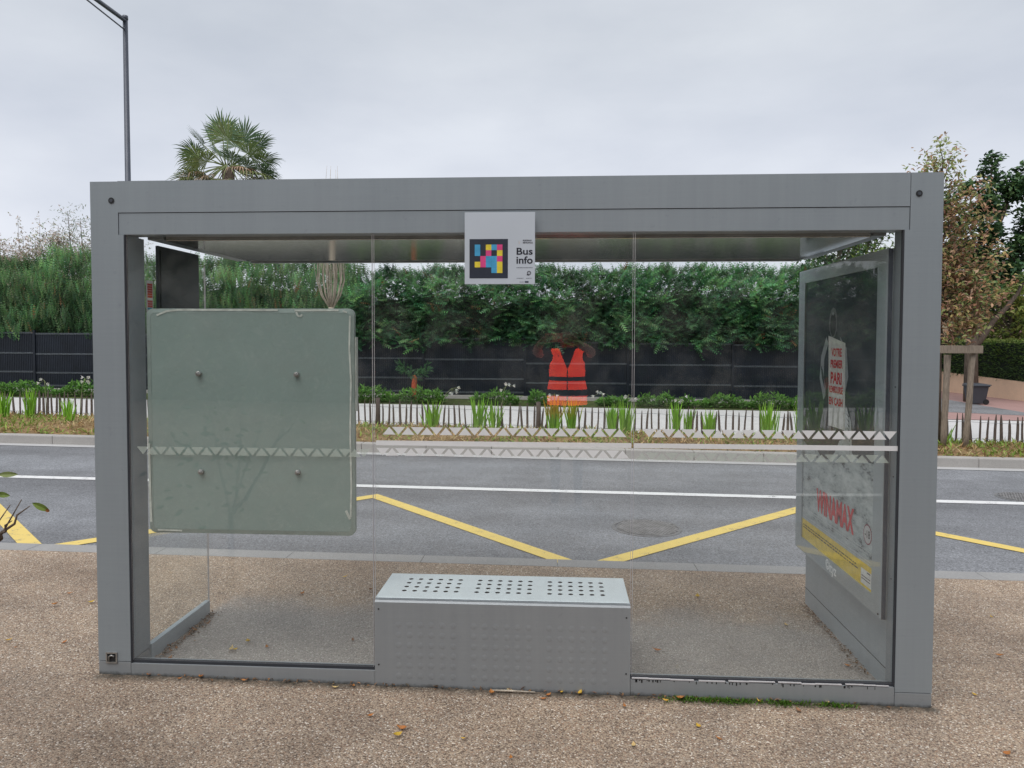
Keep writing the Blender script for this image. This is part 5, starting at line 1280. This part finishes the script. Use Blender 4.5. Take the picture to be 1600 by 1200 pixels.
# trees added out of view behind the photographer to keep bright sky off the panes
random.seed(91)
mb = MB(); mb.box(-18, 18, -15.6, -14.6, -.2, 6.2, M['inner'])
for k in range(5200):
    x_ = U(-19, 19); f = random.random(); z_ = f * (7.2 + 1.1 * mnoise.noise(Vector((x_ * .5, 0, 0)))); l = mnoise.noise(Vector((x_ * .7, z_ * .7, 5)))
    mb.leaf(Vector((x_, -14.3 + .5 * l + U(-.5, .3), z_)), Vector((U(-1, 1), U(0, 1), U(-1, .8))), Vector((0, .6, 1)), U(.25, .5), U(.14, .3), M['leaf'], vary((.03 + .02 * l, .055 + .03 * l, .022), .35), .1)
tag(mb.build('added_tree_belt'), 'dark belt of trees added behind the photographer to darken reflections in the glass', 'trees', None, 'stuff')

# ------------------------------------------------------------------ sky, sun, camera
w = bpy.data.worlds.new('World'); S.world = w; w.use_nodes = True; t = w.node_tree; t.nodes.clear()
sky = N(t, 'ShaderNodeTexSky', sky_type='NISHITA'); sky.sun_disc = False; SUN_EL, SUN_AZ = 62, 200
sky.sun_elevation = R(SUN_EL); sky.sun_rotation = R(SUN_AZ); sky.air_density = 1.2; sky.dust_density = 3
b1 = N(t, 'ShaderNodeBackground'); link(t, sky.outputs[0], b1.inputs[0]); b1.inputs[1].default_value = .08
tc = N(t, 'ShaderNodeTexCoord'); mp = N(t, 'ShaderNodeMapping'); mp.inputs['Scale'].default_value = (1, 1, 2.6); link(t, tc.outputs['Generated'], mp.inputs[0])
c1 = noise_(t, mp.outputs[0], 2.1, 6, .52)
sp = N(t, 'ShaderNodeSeparateXYZ'); link(t, tc.outputs['Generated'], sp.inputs[0])
base = ramp(t, sp.outputs['Z'], [(.0, (.82, .85, .92)), (.12, (.80, .835, .915)), (.24, (.69, .73, .81)), (.36, (.655, .695, .755)), (.6, (.66, .695, .75))])
cl = ramp(t, c1, [(.30, (.84, .855, .885)), (.5, (.99, .99, .995)), (.68, (1.13, 1.12, 1.10))])
cc = mix(t, base, cl, 1, 'MULTIPLY')
b2 = N(t, 'ShaderNodeBackground'); link(t, cc, b2.inputs[0]); b2.inputs[1].default_value = 1.05
mx = N(t, 'ShaderNodeMixShader'); mx.inputs[0].default_value = .93; link(t, b1.outputs[0], mx.inputs[1]); link(t, b2.outputs[0], mx.inputs[2])
ow = N(t, 'ShaderNodeOutputWorld'); link(t, mx.outputs[0], ow.inputs[0])
su = bpy.data.lights.new('overcast_sun', 'SUN'); su.energy = 2.25; su.angle = R(50); su.color = (1, .97, .93)
so = bpy.data.objects.new('overcast_sun', su); COL.objects.link(so)
az = R(SUN_AZ); dv = Vector((math.sin(az) * math.cos(R(SUN_EL)), math.cos(az) * math.cos(R(SUN_EL)), math.sin(R(SUN_EL))))
so.rotation_euler = dv.to_track_quat('Z', 'Y').to_euler(); so.location = dv * 30

cam = bpy.data.cameras.new('camera'); co = bpy.data.objects.new('camera', cam); COL.objects.link(co); S.camera = co
yaw, pitch, roll = -.0617, -.038, .0024
fw = Vector((math.sin(yaw) * math.cos(pitch), math.cos(yaw) * math.cos(pitch), math.sin(pitch))); r0 = Vector((math.cos(yaw), -math.sin(yaw), 0)); u0 = r0.cross(fw)
rx = r0 * math.cos(roll) + u0 * math.sin(roll); uy = -r0 * math.sin(roll) + u0 * math.cos(roll)
m = Matrix((rx, uy, -fw)).transposed().to_4x4(); m.translation = (0, -3.4498, 1.65); co.matrix_world = m
cam.sensor_fit = 'HORIZONTAL'; cam.sensor_width = 36; cam.lens = 1176.63 / 1600 * 36; cam.shift_y = -27.85 / 1600; cam.clip_start = .05; cam.clip_end = 2000
S.view_settings.view_transform = 'Standard'; S.view_settings.look = 'None'; S.view_settings.exposure = 0
S.cycles.transparent_max_bounces = 24; S.cycles.max_bounces = 10; S.cycles.use_denoising = True
